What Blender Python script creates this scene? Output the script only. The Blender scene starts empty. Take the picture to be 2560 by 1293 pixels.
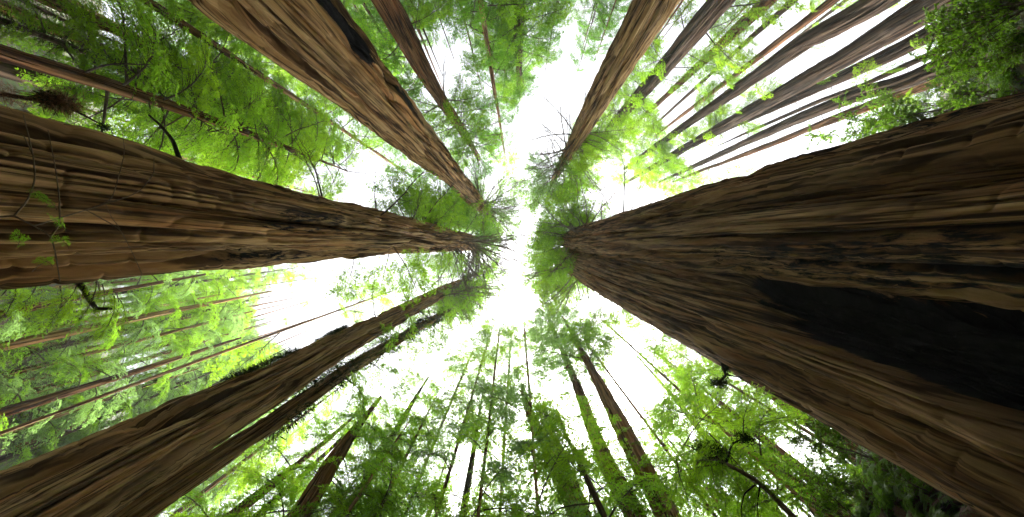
import bpy, math, random
import numpy as np
from mathutils import Vector, Matrix, Euler

random.seed(7)
RNG = np.random.default_rng(11)
scene = bpy.context.scene
COL = scene.collection

# ------------------------------------------------------------------ camera
F_PX = 800.0                      # focal length in pixels of the 2560 wide photograph
ZEN = (1295.0, 612.0)             # where the zenith falls in the photograph
CAMZ = 1.3
cam_data = bpy.data.cameras.new('camera')
cam = bpy.data.objects.new('camera', cam_data)
COL.objects.link(cam)
scene.camera = cam
cam_data.sensor_width = 36.0
cam_data.lens = 36.0 * F_PX / 2560.0
cam_data.clip_start = 0.05
cam_data.clip_end = 2000.0
FWD = Vector((-(ZEN[0] - 1280.0) / F_PX, -(ZEN[1] - 646.5) / F_PX, 1.0)).normalized()
RIGHT = (Vector((1, 0, 0)) - FWD * FWD.x).normalized()
DOWN = FWD.cross(RIGHT).normalized()
cam.matrix_world = Matrix(((RIGHT.x, -DOWN.x, -FWD.x, 0.0),
                           (RIGHT.y, -DOWN.y, -FWD.y, 0.0),
                           (RIGHT.z, -DOWN.z, -FWD.z, CAMZ),
                           (0, 0, 0, 1)))


def pix(px, py):
    """Horizontal run per metre of rise, towards a place in the photograph."""
    d = FWD + RIGHT * ((px - 1280.0) / F_PX) + DOWN * ((py - 646.5) / F_PX)
    return d.x / d.z, d.y / d.z


def project(x, y, z):
    v = Vector((x, y, z - CAMZ))
    w = v.dot(FWD)
    if w <= 0.01:
        return -9999, -9999
    return 1280 + F_PX * v.dot(RIGHT) / w, 646.5 + F_PX * v.dot(DOWN) / w


# ------------------------------------------------------------------ sky, sun, exposure
SUN_EL, SUN_AZ_XY = math.radians(60), (0.30, 0.95)
world = bpy.data.worlds.new('World')
scene.world = world
world.use_nodes = True
wn = world.node_tree
wn.nodes.clear()
w_out = wn.nodes.new('ShaderNodeOutputWorld')
w_bg = wn.nodes.new('ShaderNodeBackground')
w_sky = wn.nodes.new('ShaderNodeTexSky')
w_sky.sky_type = 'NISHITA'
w_sky.sun_disc = False
w_sky.sun_elevation = SUN_EL
w_sky.sun_rotation = math.atan2(SUN_AZ_XY[0], SUN_AZ_XY[1])
w_sky.air_density = 1.0
w_sky.dust_density = 4.0
w_bw = wn.nodes.new('ShaderNodeRGBToBW')
w_mix = wn.nodes.new('ShaderNodeMix')
w_mix.data_type = 'RGBA'
w_mix.inputs['Factor'].default_value = 0.88           # an overcast sky: hardly any blue left
wn.links.new(w_sky.outputs[0], w_bw.inputs[0])
wn.links.new(w_sky.outputs[0], w_mix.inputs[6])
wn.links.new(w_bw.outputs[0], w_mix.inputs[7])
wn.links.new(w_mix.outputs[2], w_bg.inputs['Color'])
w_bg.inputs['Strength'].default_value = 0.15
wn.links.new(w_bg.outputs[0], w_out.inputs['Surface'])

sun_data = bpy.data.lights.new('sun', 'SUN')
sun_data.energy = 1.5
sun_data.angle = math.radians(20)
sun_data.color = (1.0, 0.95, 0.88)
sun = bpy.data.objects.new('sun', sun_data)
COL.objects.link(sun)
_h = math.hypot(*SUN_AZ_XY)
_sd = Vector((SUN_AZ_XY[0] / _h * math.cos(SUN_EL), SUN_AZ_XY[1] / _h * math.cos(SUN_EL), math.sin(SUN_EL)))
sun.rotation_euler = _sd.to_track_quat('Z', 'Y').to_euler()
sun.location = _sd * 200

scene.view_settings.view_transform = 'Standard'
scene.view_settings.look = 'None'
scene.view_settings.exposure = 2.7
scene.view_settings.gamma = 1.0
scene.view_settings.use_curve_mapping = False
scene.render.engine = 'CYCLES'
scene.cycles.adaptive_threshold = 0.03
scene.cycles.max_bounces = 9
scene.cycles.diffuse_bounces = 6
scene.cycles.transmission_bounces = 6
scene.cycles.glossy_bounces = 2


# ------------------------------------------------------------------ materials
def new_mat(name):
    m = bpy.data.materials.new(name)
    m.use_nodes = True
    nt = m.node_tree
    nt.nodes.clear()
    return m, nt


def ramp(nt, stops):
    r = nt.nodes.new('ShaderNodeValToRGB')
    e = r.color_ramp.elements
    e[0].position, e[0].color = stops[0][0], (*stops[0][1], 1)
    e[1].position, e[1].color = stops[-1][0], (*stops[-1][1], 1)
    for p, c in stops[1:-1]:
        k = e.new(p)
        k.color = (*c, 1)
    return r


def noise_node(nt, vec, scale, detail=5.0, rough=0.6, mapping=None):
    if mapping:
        mp = nt.nodes.new('ShaderNodeMapping')
        mp.inputs['Scale'].default_value = mapping
        nt.links.new(vec, mp.inputs['Vector'])
        vec = mp.outputs[0]
    n = nt.nodes.new('ShaderNodeTexNoise')
    n.inputs['Scale'].default_value = scale
    n.inputs['Detail'].default_value = detail
    n.inputs['Roughness'].default_value = rough
    nt.links.new(vec, n.inputs['Vector'])
    return n


def mixc(nt, fac, a, b):
    m = nt.nodes.new('ShaderNodeMix')
    m.data_type = 'RGBA'
    for sock, v in ((m.inputs['Factor'], fac), (m.inputs[6], a), (m.inputs[7], b)):
        if isinstance(v, (int, float)):
            sock.default_value = v
        elif isinstance(v, tuple):
            sock.default_value = (*v, 1)
        else:
            nt.links.new(v, sock)
    return m.outputs[2]


def math_node(nt, op, a, b=None, clamp=False):
    m = nt.nodes.new('ShaderNodeMath')
    m.operation = op
    m.use_clamp = clamp
    for i, v in enumerate((a, b)):
        if v is None:
            continue
        if isinstance(v, (int, float)):
            m.inputs[i].default_value = v
        else:
            nt.links.new(v, m.inputs[i])
    return m.outputs[0]


def bark_material(name, deep, mid, pale, grey, grey_amt):
    m, nt = new_mat(name)
    out = nt.nodes.new('ShaderNodeOutputMaterial')
    b = nt.nodes.new('ShaderNodeBsdfPrincipled')
    at = nt.nodes.new('ShaderNodeAttribute')
    at.attribute_name = 'bark'
    v = at.outputs['Vector']
    fib = noise_node(nt, v, 1.0, 5, 0.6, (7.0, 0.30, 1.0))
    rp = ramp(nt, [(0.33, deep), (0.40, tuple(x * 0.7 for x in mid)), (0.50, mid), (0.66, pale)])
    nt.links.new(fib.outputs['Fac'], rp.inputs[0])
    patch = noise_node(nt, v, 1.0, 4, 0.6, (1.1, 0.16, 1.0))
    pr = ramp(nt, [(0.42, (0, 0, 0)), (0.66, (1, 1, 1))])
    nt.links.new(patch.outputs['Fac'], pr.inputs[0])
    c = mixc(nt, math_node(nt, 'MULTIPLY', pr.outputs[0], grey_amt), rp.outputs[0], grey)
    streak = noise_node(nt, v, 1.0, 3, 0.6, (3.2, 0.10, 1.0))
    sr = ramp(nt, [(0.52, (0, 0, 0)), (0.62, (1, 1, 1))])
    nt.links.new(streak.outputs['Fac'], sr.inputs[0])
    c = mixc(nt, math_node(nt, 'MULTIPLY', sr.outputs[0], 0.30), c, (mid[0] * 1.5, mid[1] * 1.1, mid[2] * 0.85))
    fine = noise_node(nt, v, 1.0, 6, 0.7, (55.0, 1.8, 1.0))
    fr = ramp(nt, [(0.34, (0.78, 0.77, 0.76)), (0.5, (1.0, 1.0, 1.0)), (0.68, (1.18, 1.18, 1.18))])
    nt.links.new(fine.outputs['Fac'], fr.inputs[0])
    mul = nt.nodes.new('ShaderNodeMix')
    mul.data_type = 'RGBA'
    mul.blend_type = 'MULTIPLY'
    mul.inputs['Factor'].default_value = 1.0
    nt.links.new(c, mul.inputs[6])
    nt.links.new(fr.outputs[0], mul.inputs[7])
    last = mul.outputs[2]
    for sx, sz, wdt, amt in ((2.6, 0.05, 0.028, 0.92), (6.5, 0.13, 0.034, 0.80)):  # dark fissure lines: furrow shade painted into the colour, along with brown crack tone
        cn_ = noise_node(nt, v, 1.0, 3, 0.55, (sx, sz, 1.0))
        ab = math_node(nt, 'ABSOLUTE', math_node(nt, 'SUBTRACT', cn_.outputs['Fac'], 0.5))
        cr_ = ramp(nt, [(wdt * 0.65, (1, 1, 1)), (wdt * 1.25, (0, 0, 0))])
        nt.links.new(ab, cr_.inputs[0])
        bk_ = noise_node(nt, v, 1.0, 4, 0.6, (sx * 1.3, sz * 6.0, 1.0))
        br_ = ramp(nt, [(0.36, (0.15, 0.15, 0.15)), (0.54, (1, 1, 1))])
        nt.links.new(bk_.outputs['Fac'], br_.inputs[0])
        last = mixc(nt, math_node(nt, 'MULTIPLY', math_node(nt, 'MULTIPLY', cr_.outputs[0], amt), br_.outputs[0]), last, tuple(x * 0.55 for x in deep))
    ca = nt.nodes.new('ShaderNodeAttribute')
    ca.attribute_name = 'char'
    cn = noise_node(nt, v, 1.0, 6, 0.7, (14.0, 1.6, 1.0))
    cf = math_node(nt, 'ADD', ca.outputs['Fac'], math_node(nt, 'MULTIPLY', math_node(nt, 'SUBTRACT', cn.outputs['Fac'], 0.5), 1.1))
    cr = ramp(nt, [(0.42, (0, 0, 0)), (0.56, (1, 1, 1))])
    nt.links.new(cf, cr.inputs[0])
    chn = noise_node(nt, v, 1.0, 6, 0.7, (9.0, 3.5, 1.0))
    chr_ = ramp(nt, [(0.42, (0.004, 0.004, 0.005)), (0.6, (0.014, 0.014, 0.016)), (0.72, (0.028, 0.025, 0.026))])
    nt.links.new(chn.outputs['Fac'], chr_.inputs[0])
    col = mixc(nt, cr.outputs[0], last, chr_.outputs[0])
    nt.links.new(col, b.inputs['Base Color'])
    b.inputs['Roughness'].default_value = 0.95
    b.inputs['Specular IOR Level'].default_value = 0.08
    bn = noise_node(nt, v, 1.0, 8, 0.7, (30.0, 1.3, 1.0))
    bump = nt.nodes.new('ShaderNodeBump')
    bump.inputs['Strength'].default_value = 0.6
    bump.inputs['Distance'].default_value = 0.03
    nt.links.new(bn.outputs['Fac'], bump.inputs['Height'])
    nt.links.new(bump.outputs[0], b.inputs['Normal'])
    nt.links.new(b.outputs[0], out.inputs['Surface'])
    return m


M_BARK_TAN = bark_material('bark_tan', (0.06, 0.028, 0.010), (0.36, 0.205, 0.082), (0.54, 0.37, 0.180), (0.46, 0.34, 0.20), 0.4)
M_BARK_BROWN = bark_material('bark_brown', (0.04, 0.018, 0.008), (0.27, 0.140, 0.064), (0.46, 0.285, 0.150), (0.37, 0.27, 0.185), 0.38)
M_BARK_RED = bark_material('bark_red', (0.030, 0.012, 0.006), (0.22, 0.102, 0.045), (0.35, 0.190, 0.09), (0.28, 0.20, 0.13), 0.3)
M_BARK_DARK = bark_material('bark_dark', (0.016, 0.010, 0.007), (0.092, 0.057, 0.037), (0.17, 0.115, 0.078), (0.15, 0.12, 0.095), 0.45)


def limb_material(name, a, b_):
    m, nt = new_mat(name)
    out = nt.nodes.new('ShaderNodeOutputMaterial')
    b = nt.nodes.new('ShaderNodeBsdfPrincipled')
    tc = nt.nodes.new('ShaderNodeTexCoord')
    n = noise_node(nt, tc.outputs['Object'], 9.0, 5, 0.65)
    rp = ramp(nt, [(0.35, a), (0.68, b_)])
    nt.links.new(n.outputs['Fac'], rp.inputs[0])
    nt.links.new(rp.outputs[0], b.inputs['Base Color'])
    b.inputs['Roughness'].default_value = 0.9
    nt.links.new(b.outputs[0], out.inputs['Surface'])
    return m


M_LIMB = limb_material('limb_bark', (0.045, 0.03, 0.02), (0.12, 0.085, 0.055))
M_DEAD = limb_material('dead_wood', (0.09, 0.065, 0.045), (0.22, 0.17, 0.125))
M_BLACKLIMB = limb_material('dark_wet_wood', (0.016, 0.012, 0.009), (0.045, 0.033, 0.024))
M_TWIG = limb_material('pale_twig', (0.10, 0.065, 0.035), (0.22, 0.15, 0.09))
M_MOSSROOT = limb_material('dark_moss', (0.016, 0.02, 0.009), (0.06, 0.06, 0.02))
M_ROOTY = limb_material('brown_rootlets', (0.03, 0.014, 0.009), (0.09, 0.04, 0.026))


def leaf_material(name, dark, light, trans, tfac=0.5, rough=0.45, nscale=0.9):
    m, nt = new_mat(name)
    out = nt.nodes.new('ShaderNodeOutputMaterial')
    tc = nt.nodes.new('ShaderNodeTexCoord')
    oi = nt.nodes.new('ShaderNodeObjectInfo')
    n = noise_node(nt, tc.outputs['Object'], nscale, 3, 0.6)
    at = nt.nodes.new('ShaderNodeAttribute')
    at.attribute_name = 'tint'
    f = math_node(nt, 'ADD', math_node(nt, 'MULTIPLY', n.outputs['Fac'], 0.6), math_node(nt, 'MULTIPLY', at.outputs['Fac'], 0.5))
    f = math_node(nt, 'ADD', f, math_node(nt, 'MULTIPLY', math_node(nt, 'SUBTRACT', oi.outputs['Random'], 0.5), 0.7))
    f = math_node(nt, 'SUBTRACT', f, 0.05, True)
    c = mixc(nt, f, dark, light)
    ct = mixc(nt, f, tuple(x * 0.5 for x in trans), trans)
    d = nt.nodes.new('ShaderNodeBsdfPrincipled')
    d.inputs['Roughness'].default_value = rough
    d.inputs['Specular IOR Level'].default_value = 0.18
    nt.links.new(c, d.inputs['Base Color'])
    t = nt.nodes.new('ShaderNodeBsdfTranslucent')
    nt.links.new(ct, t.inputs['Color'])
    mx = nt.nodes.new('ShaderNodeMixShader')
    mx.inputs[0].default_value = tfac
    nt.links.new(d.outputs[0], mx.inputs[1])
    nt.links.new(t.outputs[0], mx.inputs[2])
    nt.links.new(mx.outputs[0], out.inputs['Surface'])
    return m


M_LEAF_FRESH = leaf_material('fresh_needles', (0.075, 0.12, 0.010), (0.15, 0.22, 0.016), (0.46, 0.78, 0.03), 0.63)
M_LEAF_MID = leaf_material('green_needles', (0.04, 0.09, 0.012), (0.09, 0.16, 0.02), (0.36, 0.68, 0.03), 0.62)
M_LEAF_DARK = leaf_material('deep_needles', (0.03, 0.075, 0.018), (0.06, 0.12, 0.026), (0.22, 0.50, 0.04), 0.6)
M_LEAF_PALE = leaf_material('grey_green_needles', (0.06, 0.10, 0.035), (0.11, 0.17, 0.06), (0.34, 0.58, 0.14), 0.62)
M_LEAF_SHRUB = leaf_material('shrub_leaves', (0.05, 0.11, 0.014), (0.12, 0.20, 0.025), (0.24, 0.48, 0.02), 0.5, 0.35, 2.5)
M_FERN = leaf_material('fern_green', (0.05, 0.11, 0.014), (0.11, 0.19, 0.02), (0.20, 0.42, 0.02), 0.45, 0.4, 3.0)
M_FERN_DRY = leaf_material('fern_dry', (0.10, 0.048, 0.022), (0.20, 0.11, 0.055), (0.16, 0.08, 0.035), 0.3, 0.7, 3.0)
M_MOSS = leaf_material('moss_tufts', (0.03, 0.05, 0.008), (0.09, 0.12, 0.015), (0.10, 0.16, 0.015), 0.35, 0.8, 3.0)
M_MOSS_DARK = leaf_material('dark_moss_tufts', (0.012, 0.02, 0.008), (0.035, 0.05, 0.012), (0.03, 0.06, 0.01), 0.3, 0.8, 3.0)


# ------------------------------------------------------------------ mesh helpers
def mesh_arrays(name, verts, faces, smooth=False, attrs=None, mats=()):
    verts = np.asarray(verts, dtype=np.float32)
    faces = np.asarray(faces, dtype=np.int32)
    k = faces.shape[1]
    me = bpy.data.meshes.new(name)
    me.vertices.add(len(verts))
    me.vertices.foreach_set('co', verts.ravel())
    me.loops.add(faces.size)
    me.loops.foreach_set('vertex_index', faces.ravel())
    me.polygons.add(len(faces))
    me.polygons.foreach_set('loop_start', np.arange(0, faces.size, k, dtype=np.int32))
    me.polygons.foreach_set('loop_total', np.full(len(faces), k, dtype=np.int32))
    if smooth:
        me.polygons.foreach_set('use_smooth', np.ones(len(faces), dtype=bool))
    for nm, (typ, key, arr) in (attrs or {}).items():
        a = me.attributes.new(nm, typ, 'POINT')
        a.data.foreach_set(key, np.asarray(arr, dtype=np.float32).ravel())
    me.update(calc_edges=True)
    for m in mats:
        me.materials.append(m)
    return me


class Tubes:
    """Collects tapered tubes along polylines."""
    def __init__(self):
        self.v, self.f, self.n = [], [], 0

    def add(self, pts, rad, sides=5):
        pts = np.asarray(pts, float)
        m = len(pts)
        rad = np.broadcast_to(np.asarray(rad, float), (m,))
        t = np.gradient(pts, axis=0)
        t /= np.linalg.norm(t, axis=1, keepdims=True) + 1e-9
        ref = np.array([0.0, 0.0, 1.0]) if abs(t[0, 2]) < 0.8 else np.array([1.0, 0.0, 0.0])
        a = np.cross(t, ref)
        a /= np.linalg.norm(a, axis=1, keepdims=True) + 1e-9
        b = np.cross(t, a)
        ang = np.arange(sides) * 2 * math.pi / sides
        ring = pts[:, None, :] + rad[:, None, None] * (np.cos(ang)[None, :, None] * a[:, None, :] + np.sin(ang)[None, :, None] * b[:, None, :])
        self.v.append(ring.reshape(-1, 3))
        i = np.arange(m - 1)[:, None] * sides
        j = np.arange(sides)[None, :]
        j2 = (j + 1) % sides
        q = np.stack([i + j, i + j2, i + sides + j2, i + sides + j], -1).reshape(-1, 4) + self.n
        self.f.append(q)
        self.n += m * sides

    def mesh(self, name, mat):
        return mesh_arrays(name, np.concatenate(self.v), np.concatenate(self.f), True, None, [mat])


def leaf_quads(base, d, side, length, width):
    """Diamond leaflets: base points, directions, side vectors -> verts, quads."""
    n = len(base)
    length = np.broadcast_to(length, (n,))[:, None]
    width = np.broadcast_to(width, (n,))[:, None]
    p0 = base
    p1 = base + d * length * 0.45 + side * width * 0.5
    p2 = base + d * length
    p3 = base + d * length * 0.45 - side * width * 0.5
    v = np.stack([p0, p1, p2, p3], 1).reshape(-1, 3)
    f = np.arange(n * 4).reshape(n, 4)
    return v, f


def unit(a):
    return a / (np.linalg.norm(a, axis=-1, keepdims=True) + 1e-9)


# periodic value noise
_TAB = np.random.default_rng(3).random((16, 256, 256))


def vnoise(x, y, period, k=0):
    T = _TAB[k % 16]
    xi = np.floor(x).astype(int)
    yi = np.floor(y).astype(int)
    fx = x - xi
    fy = y - yi
    fx = fx * fx * fx * (fx * (fx * 6 - 15) + 10)
    fy = fy * fy * fy * (fy * (fy * 6 - 15) + 10)
    period = max(1, int(period))
    x0 = (xi % period) % 256
    x1 = ((xi + 1) % period) % 256
    y0 = yi % 256
    y1 = (yi + 1) % 256
    a = T[x0, y0] * (1 - fx) + T[x1, y0] * fx
    b = T[x0, y1] * (1 - fx) + T[x1, y1] * fx
    return a * (1 - fy) + b * fy


# ------------------------------------------------------------------ object helpers
def tag(o, label=None, cat=None, group=None, kind=None):
    if label:
        o['label'] = label
    if cat:
        o['category'] = cat
    if group:
        o['group'] = group
    if kind:
        o['kind'] = kind
    return o


def obj(name, mesh, parent=None, loc=None, rot=None, scale=None):
    o = bpy.data.objects.new(name, mesh)
    COL.objects.link(o)
    if parent is not None:
        o.parent = parent
    if loc is not None:
        o.location = loc
    if rot is not None:
        o.rotation_euler = rot
    if scale is not None:
        o.scale = scale if not isinstance(scale, (int, float)) else (scale,) * 3
    return o


def empty(name, loc):
    o = bpy.data.objects.new(name, None)
    o.empty_display_size = 0.3
    COL.objects.link(o)
    o.location = loc
    return o


# ------------------------------------------------------------------ terrain
def smooth(a, b, x):
    t = np.clip((x - a) / (b - a), 0, 1)
    return t * t * (3 - 2 * t)


def height(x, y):
    x = np.asarray(x, float)
    y = np.asarray(y, float)
    # right bank: steep, with a bay where the twin giants stand
    bay = np.exp(-((y - 1.2) / 3.4) ** 2)
    x0 = 1.4 + 6.5 * bay
    t = np.maximum(x - x0, 0)
    st = 1.0 + 0.20 * smooth(2.5, 7.0, y)
    right = np.where(t < 8, t * st, 8 * st + (t - 8) * 0.78 * st)
    right = right * smooth(-0.5, 2.5, t + 0.0)
    tl = np.maximum(-x - 7.0, 0)
    left = tl * 0.80 * smooth(0, 8, tl)
    z = right + left
    z = z + 0.5 * (vnoise(x * 0.35 + 90, y * 0.35 + 90, 256, 1) - 0.5) * smooth(1.5, 5, np.hypot(x, y))
    z = z + 0.22 * (vnoise(x * 1.3 + 90, y * 1.3 + 90, 256, 2) - 0.5) * smooth(1.5, 5, np.hypot(x, y))
    z = z + 4.0 * (vnoise(x * 0.05 + 90, y * 0.05 + 90, 256, 3) - 0.5) * smooth(15, 45, np.hypot(x, y))
    return z


def H(x, y):
    return float(height(np.array([x]), np.array([y]))[0])


m_soil, nt = new_mat('forest_soil')
_o = nt.nodes.new('ShaderNodeOutputMaterial')
_b = nt.nodes.new('ShaderNodeBsdfPrincipled')
_tc = nt.nodes.new('ShaderNodeTexCoord')
_n1 = noise_node(nt, _tc.outputs['Object'], 0.9, 6, 0.65)
_n2 = noise_node(nt, _tc.outputs['Object'], 14.0, 6, 0.7)
_r1 = ramp(nt, [(0.36, (0.035, 0.022, 0.013)), (0.52, (0.10, 0.062, 0.035)), (0.7, (0.17, 0.11, 0.065))])
nt.links.new(_n2.outputs['Fac'], _r1.inputs[0])
_r2 = ramp(nt, [(0.42, (0, 0, 0)), (0.54, (1, 1, 1))])
nt.links.new(_n1.outputs['Fac'], _r2.inputs[0])
_c = mixc(nt, _r2.outputs[0], _r1.outputs[0], (0.045, 0.075, 0.014))
nt.links.new(_c, _b.inputs['Base Color'])
_b.inputs['Roughness'].default_value = 0.95
_bp = nt.nodes.new('ShaderNodeBump')
_bp.inputs['Strength'].default_value = 1.0
_bp.inputs['Distance'].default_value = 0.12
nt.links.new(_n2.outputs['Fac'], _bp.inputs['Height'])
nt.links.new(_bp.outputs[0], _b.inputs['Normal'])
nt.links.new(_b.outputs[0], _o.inputs['Surface'])

_g = np.concatenate([np.linspace(-260, -40, 45)[:-1], np.linspace(-40, -14, 40)[:-1], np.linspace(-14, 20, 130)[:-1], np.linspace(20, 45, 40)[:-1], np.linspace(45, 260, 45)])
GX, GY = np.meshgrid(_g, _g, indexing='ij')
GZ = height(GX, GY)
n = len(_g)
_i = np.arange(n - 1)[:, None] * n + np.arange(n - 1)[None, :]
_q = np.stack([_i, _i + n, _i + n + 1, _i + 1], -1).reshape(-1, 4)
ground = obj('ground', mesh_arrays('ground', np.stack([GX, GY, GZ], -1).reshape(-1, 3), _q, True, None, [m_soil]))
tag(ground, kind='structure')


# ------------------------------------------------------------------ branch library
def make_branch(seed, L=4.0, n_let=26, twig_gap=0.13, twig_len=(0.2, 0.42), leaf=(0.085, 0.026), pairs=4, droop=0.35, rise=0.12, limb_r=0.045, hang=0.25, let_len=0.36, mat=M_LIMB):
    r = np.random.default_rng(seed)
    tb = Tubes()
    s = np.linspace(0, 1, 11)
    wob = np.cumsum(r.normal(0, 0.035, 11)) * L * 0.35
    wobz = np.cumsum(r.normal(0, 0.03, 11)) * L * 0.3
    main = np.stack([L * s * (1 - 0.05 * s), wob * s, L * (rise * s - droop * s ** 2) + wobz * s], -1)
    tb.add(main, limb_r * (1 - 0.85 * s) + 0.004, 5)
    vb, dv, sv, ln, wd, tint = [], [], [], [], [], []

    def twig(p0, d, tl, tn):
        k = pairs
        up = unit(np.array([r.normal(0, 0.35), r.normal(0, 0.35), 1.0]))
        sd = unit(np.cross(d, up))
        q = np.linspace(0.12, 0.95, k)
        pts = p0 + d * (tl * q)[:, None] + np.array([0, 0, -1.0]) * (tl * 0.25 * q ** 2)[:, None]
        for sg in (-1, 1):
            dd = unit(d * 0.62 + sd * sg * 0.78 + r.normal(0, 0.12, (k, 3)))
            vb.append(pts)
            dv.append(dd)
            sv.append(unit(np.cross(dd, up) + r.normal(0, 0.25, (k, 3))))
            ln.append(leaf[0] * (1.15 - 0.5 * q) * r.uniform(0.75, 1.3, k))
            wd.append(leaf[1] * r.uniform(0.8, 1.3, k))
            tint.append(np.full(k, tn))
        vb.append(pts[-1:])
        dv.append(d[None])
        sv.append(sd[None])
        ln.append(np.array([leaf[0]]))
        wd.append(np.array([leaf[1]]))
        tint.append(np.array([tn]))

    for i in range(n_let):
        u = 0.16 + 0.84 * (i + r.uniform(0, 0.9)) / n_let
        u = min(u, 0.995)
        p = np.array([np.interp(u, s, main[:, k]) for k in range(3)])
        side = 1 if i % 2 else -1
        l = L * let_len * (0.35 + 0.9 * math.sin(math.pi * min(1, u * 0.85 + 0.1))) * r.uniform(0.55, 1.2)
        if u > 0.93:
            l *= 0.6
        a = math.radians(r.uniform(35, 72)) * side
        d = unit(np.array([math.cos(a), math.sin(a), r.uniform(-0.35, 0.2)]))
        ss = np.linspace(0, 1, 5)
        let = p + d * (l * ss)[:, None] + np.array([0, 0, -1.0]) * (l * hang * r.uniform(0.5, 1.6) * ss ** 2)[:, None]
        let[1:] += r.normal(0, l * 0.02, (4, 3))
        tb.add(let, limb_r * 0.26 * (1 - 0.8 * ss) + 0.002, 3)
        nt_ = max(3, int(l / twig_gap))
        tn = r.uniform(0, 1)
        for j in range(nt_):
            w = 0.12 + 0.88 * (j + r.uniform(0.1, 0.9)) / nt_
            pp = np.array([np.interp(w, ss, let[:, k]) for k in range(3)])
            sd2 = 1 if j % 2 else -1
            horiz = unit(np.array([-d[1], d[0], 0]))
            dd = unit(d * r.uniform(0.3, 0.9) + horiz * sd2 * r.uniform(0.4, 1.0) + np.array([0, 0, r.uniform(-0.5, 0.15)]))
            twig(pp, dd, r.uniform(*twig_len) * (1.15 - 0.55 * w), min(1, max(0, tn + r.normal(0, 0.2))))
    v, f = leaf_quads(np.concatenate(vb), np.concatenate(dv), np.concatenate(sv), np.concatenate(ln), np.concatenate(wd))
    fm = mesh_arrays('foliage', v, f, False, {'tint': ('FLOAT', 'value', np.repeat(np.concatenate(tint), 4))}, [M_LEAF_MID])
    return tb.mesh('branch', mat), fm


def make_dead_branch(seed, L=3.2, r0=0.04, twigs=13):
    r = np.random.default_rng(seed)
    tb = Tubes()
    s = np.linspace(0, 1, 12)
    c = r.uniform(-0.25, 0.35)
    wob = np.cumsum(r.normal(0, 0.06, 12)) * L * 0.25
    wz = np.cumsum(r.normal(0, 0.05, 12)) * L * 0.25
    main = np.stack([L * s, wob * s + c * L * 0.3 * s ** 2, L * (r.uniform(-0.1, 0.15) * s - r.uniform(0.1, 0.4) * s ** 2) + wz * s], -1)
    tb.add(main, r0 * (1 - 0.85 * s) + 0.004, 5)
    for _ in range(twigs):
        u = r.uniform(0.3, 0.97)
        p = np.array([np.interp(u, s, main[:, k]) for k in range(3)])
        l = L * r.uniform(0.12, 0.4) * (1.2 - u)
        d = unit(np.array([r.uniform(0.3, 1), r.normal(0, 0.6), r.normal(-0.1, 0.35)]))
        ss = np.linspace(0, 1, 5)
        tw = p + d * (l * ss)[:, None] + np.cumsum(r.normal(0, l * 0.05, (5, 3)), 0) * ss[:, None]
        tb.add(tw, r0 * 0.35 * (1 - 0.8 * ss) + 0.002, 3)
    return tb.mesh('dead_branch', M_DEAD)


BR = [make_branch(100 + i, L=4.0 + 0.25 * (i % 3), n_let=28, twig_gap=0.17, leaf=(0.16, 0.052), pairs=3, droop=0.2 + 0.06 * (i % 5)) for i in range(10)]            # crown boughs
BR_DROOP = [make_branch(200 + i, L=3.6, n_let=24, twig_gap=0.17, leaf=(0.15, 0.05), pairs=4, droop=0.55, hang=0.6, twig_len=(0.25, 0.5)) for i in range(6)]
BR_FINE = [make_branch(300 + i, L=2.2, n_let=24, twig_gap=0.085, twig_len=(0.12, 0.26), leaf=(0.065, 0.02), pairs=5, droop=0.3, limb_r=0.022) for i in range(6)]
BR_TUFT = [make_branch(400 + i, L=1.1, n_let=12, twig_gap=0.08, twig_len=(0.12, 0.24), leaf=(0.08, 0.026), pairs=4, droop=0.6, limb_r=0.012, let_len=0.5) for i in range(4)]
DEAD = [make_dead_branch(500 + i) for i in range(9)]

# openings in the canopy where no bough reaches (photo places; the boughs near them were lost)
GAPS = [(1352, 330, 75, 85), (1395, 250, 40, 60), (1540, 505, 70, 40), (1870, 390, 190, 55), (2010, 290, 120, 55), (1690, 250, 55, 90), (1700, 70, 50, 70),
        (745, 790, 110, 85), (1275, 760, 60, 30), (1575, 950, 60, 120), (870, 435, 120, 40), (1105, 170, 50, 95), (1150, 1180, 35, 90),
        (840, 1140, 35, 60), (1950, 120, 60, 40)]


def in_gap(px, py):
    for cx, cy, rx, ry in GAPS:
        if ((px - cx) / rx) ** 2 + ((py - cy) / ry) ** 2 < 1.0:
            return True
    return False


def place_bough(parent, base, z, az, pitch, scale, lib, leaf_mat, rnd, root_r=0.2, roll=0.0, gapless=False):
    """A living bough: part 'branch' with its 'foliage' as sub-part. base = tree empty location, point given in world."""
    bx, by = base[0], base[1]
    L = 4.0 * scale if lib is not BR_FINE else 2.2 * scale
    if not gapless:
        for q in (0.6, 1.0):
            mx = bx + math.cos(az) * L * q * math.cos(pitch)
            my = by + math.sin(az) * L * q * math.cos(pitch)
            mz = z - math.sin(pitch) * L * q
            if in_gap(*project(mx, my, mz)) and rnd.random() < 0.88:
                return None
    bm, fm = lib[rnd.randrange(len(lib))]
    loc = (bx - parent.location.x + math.cos(az) * root_r, by - parent.location.y + math.sin(az) * root_r, z - parent.location.z)
    flip = 1 if rnd.random() < 0.5 else -1
    o = obj('branch', bm, parent, loc, Euler((roll, pitch, az), 'XYZ'), (scale, scale * flip, scale))
    f = obj('foliage', fm, o)
    f.material_slots[0].link = 'OBJECT'
    f.material_slots[0].material = leaf_mat
    f['kind'] = 'stuff'
    return o


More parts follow.
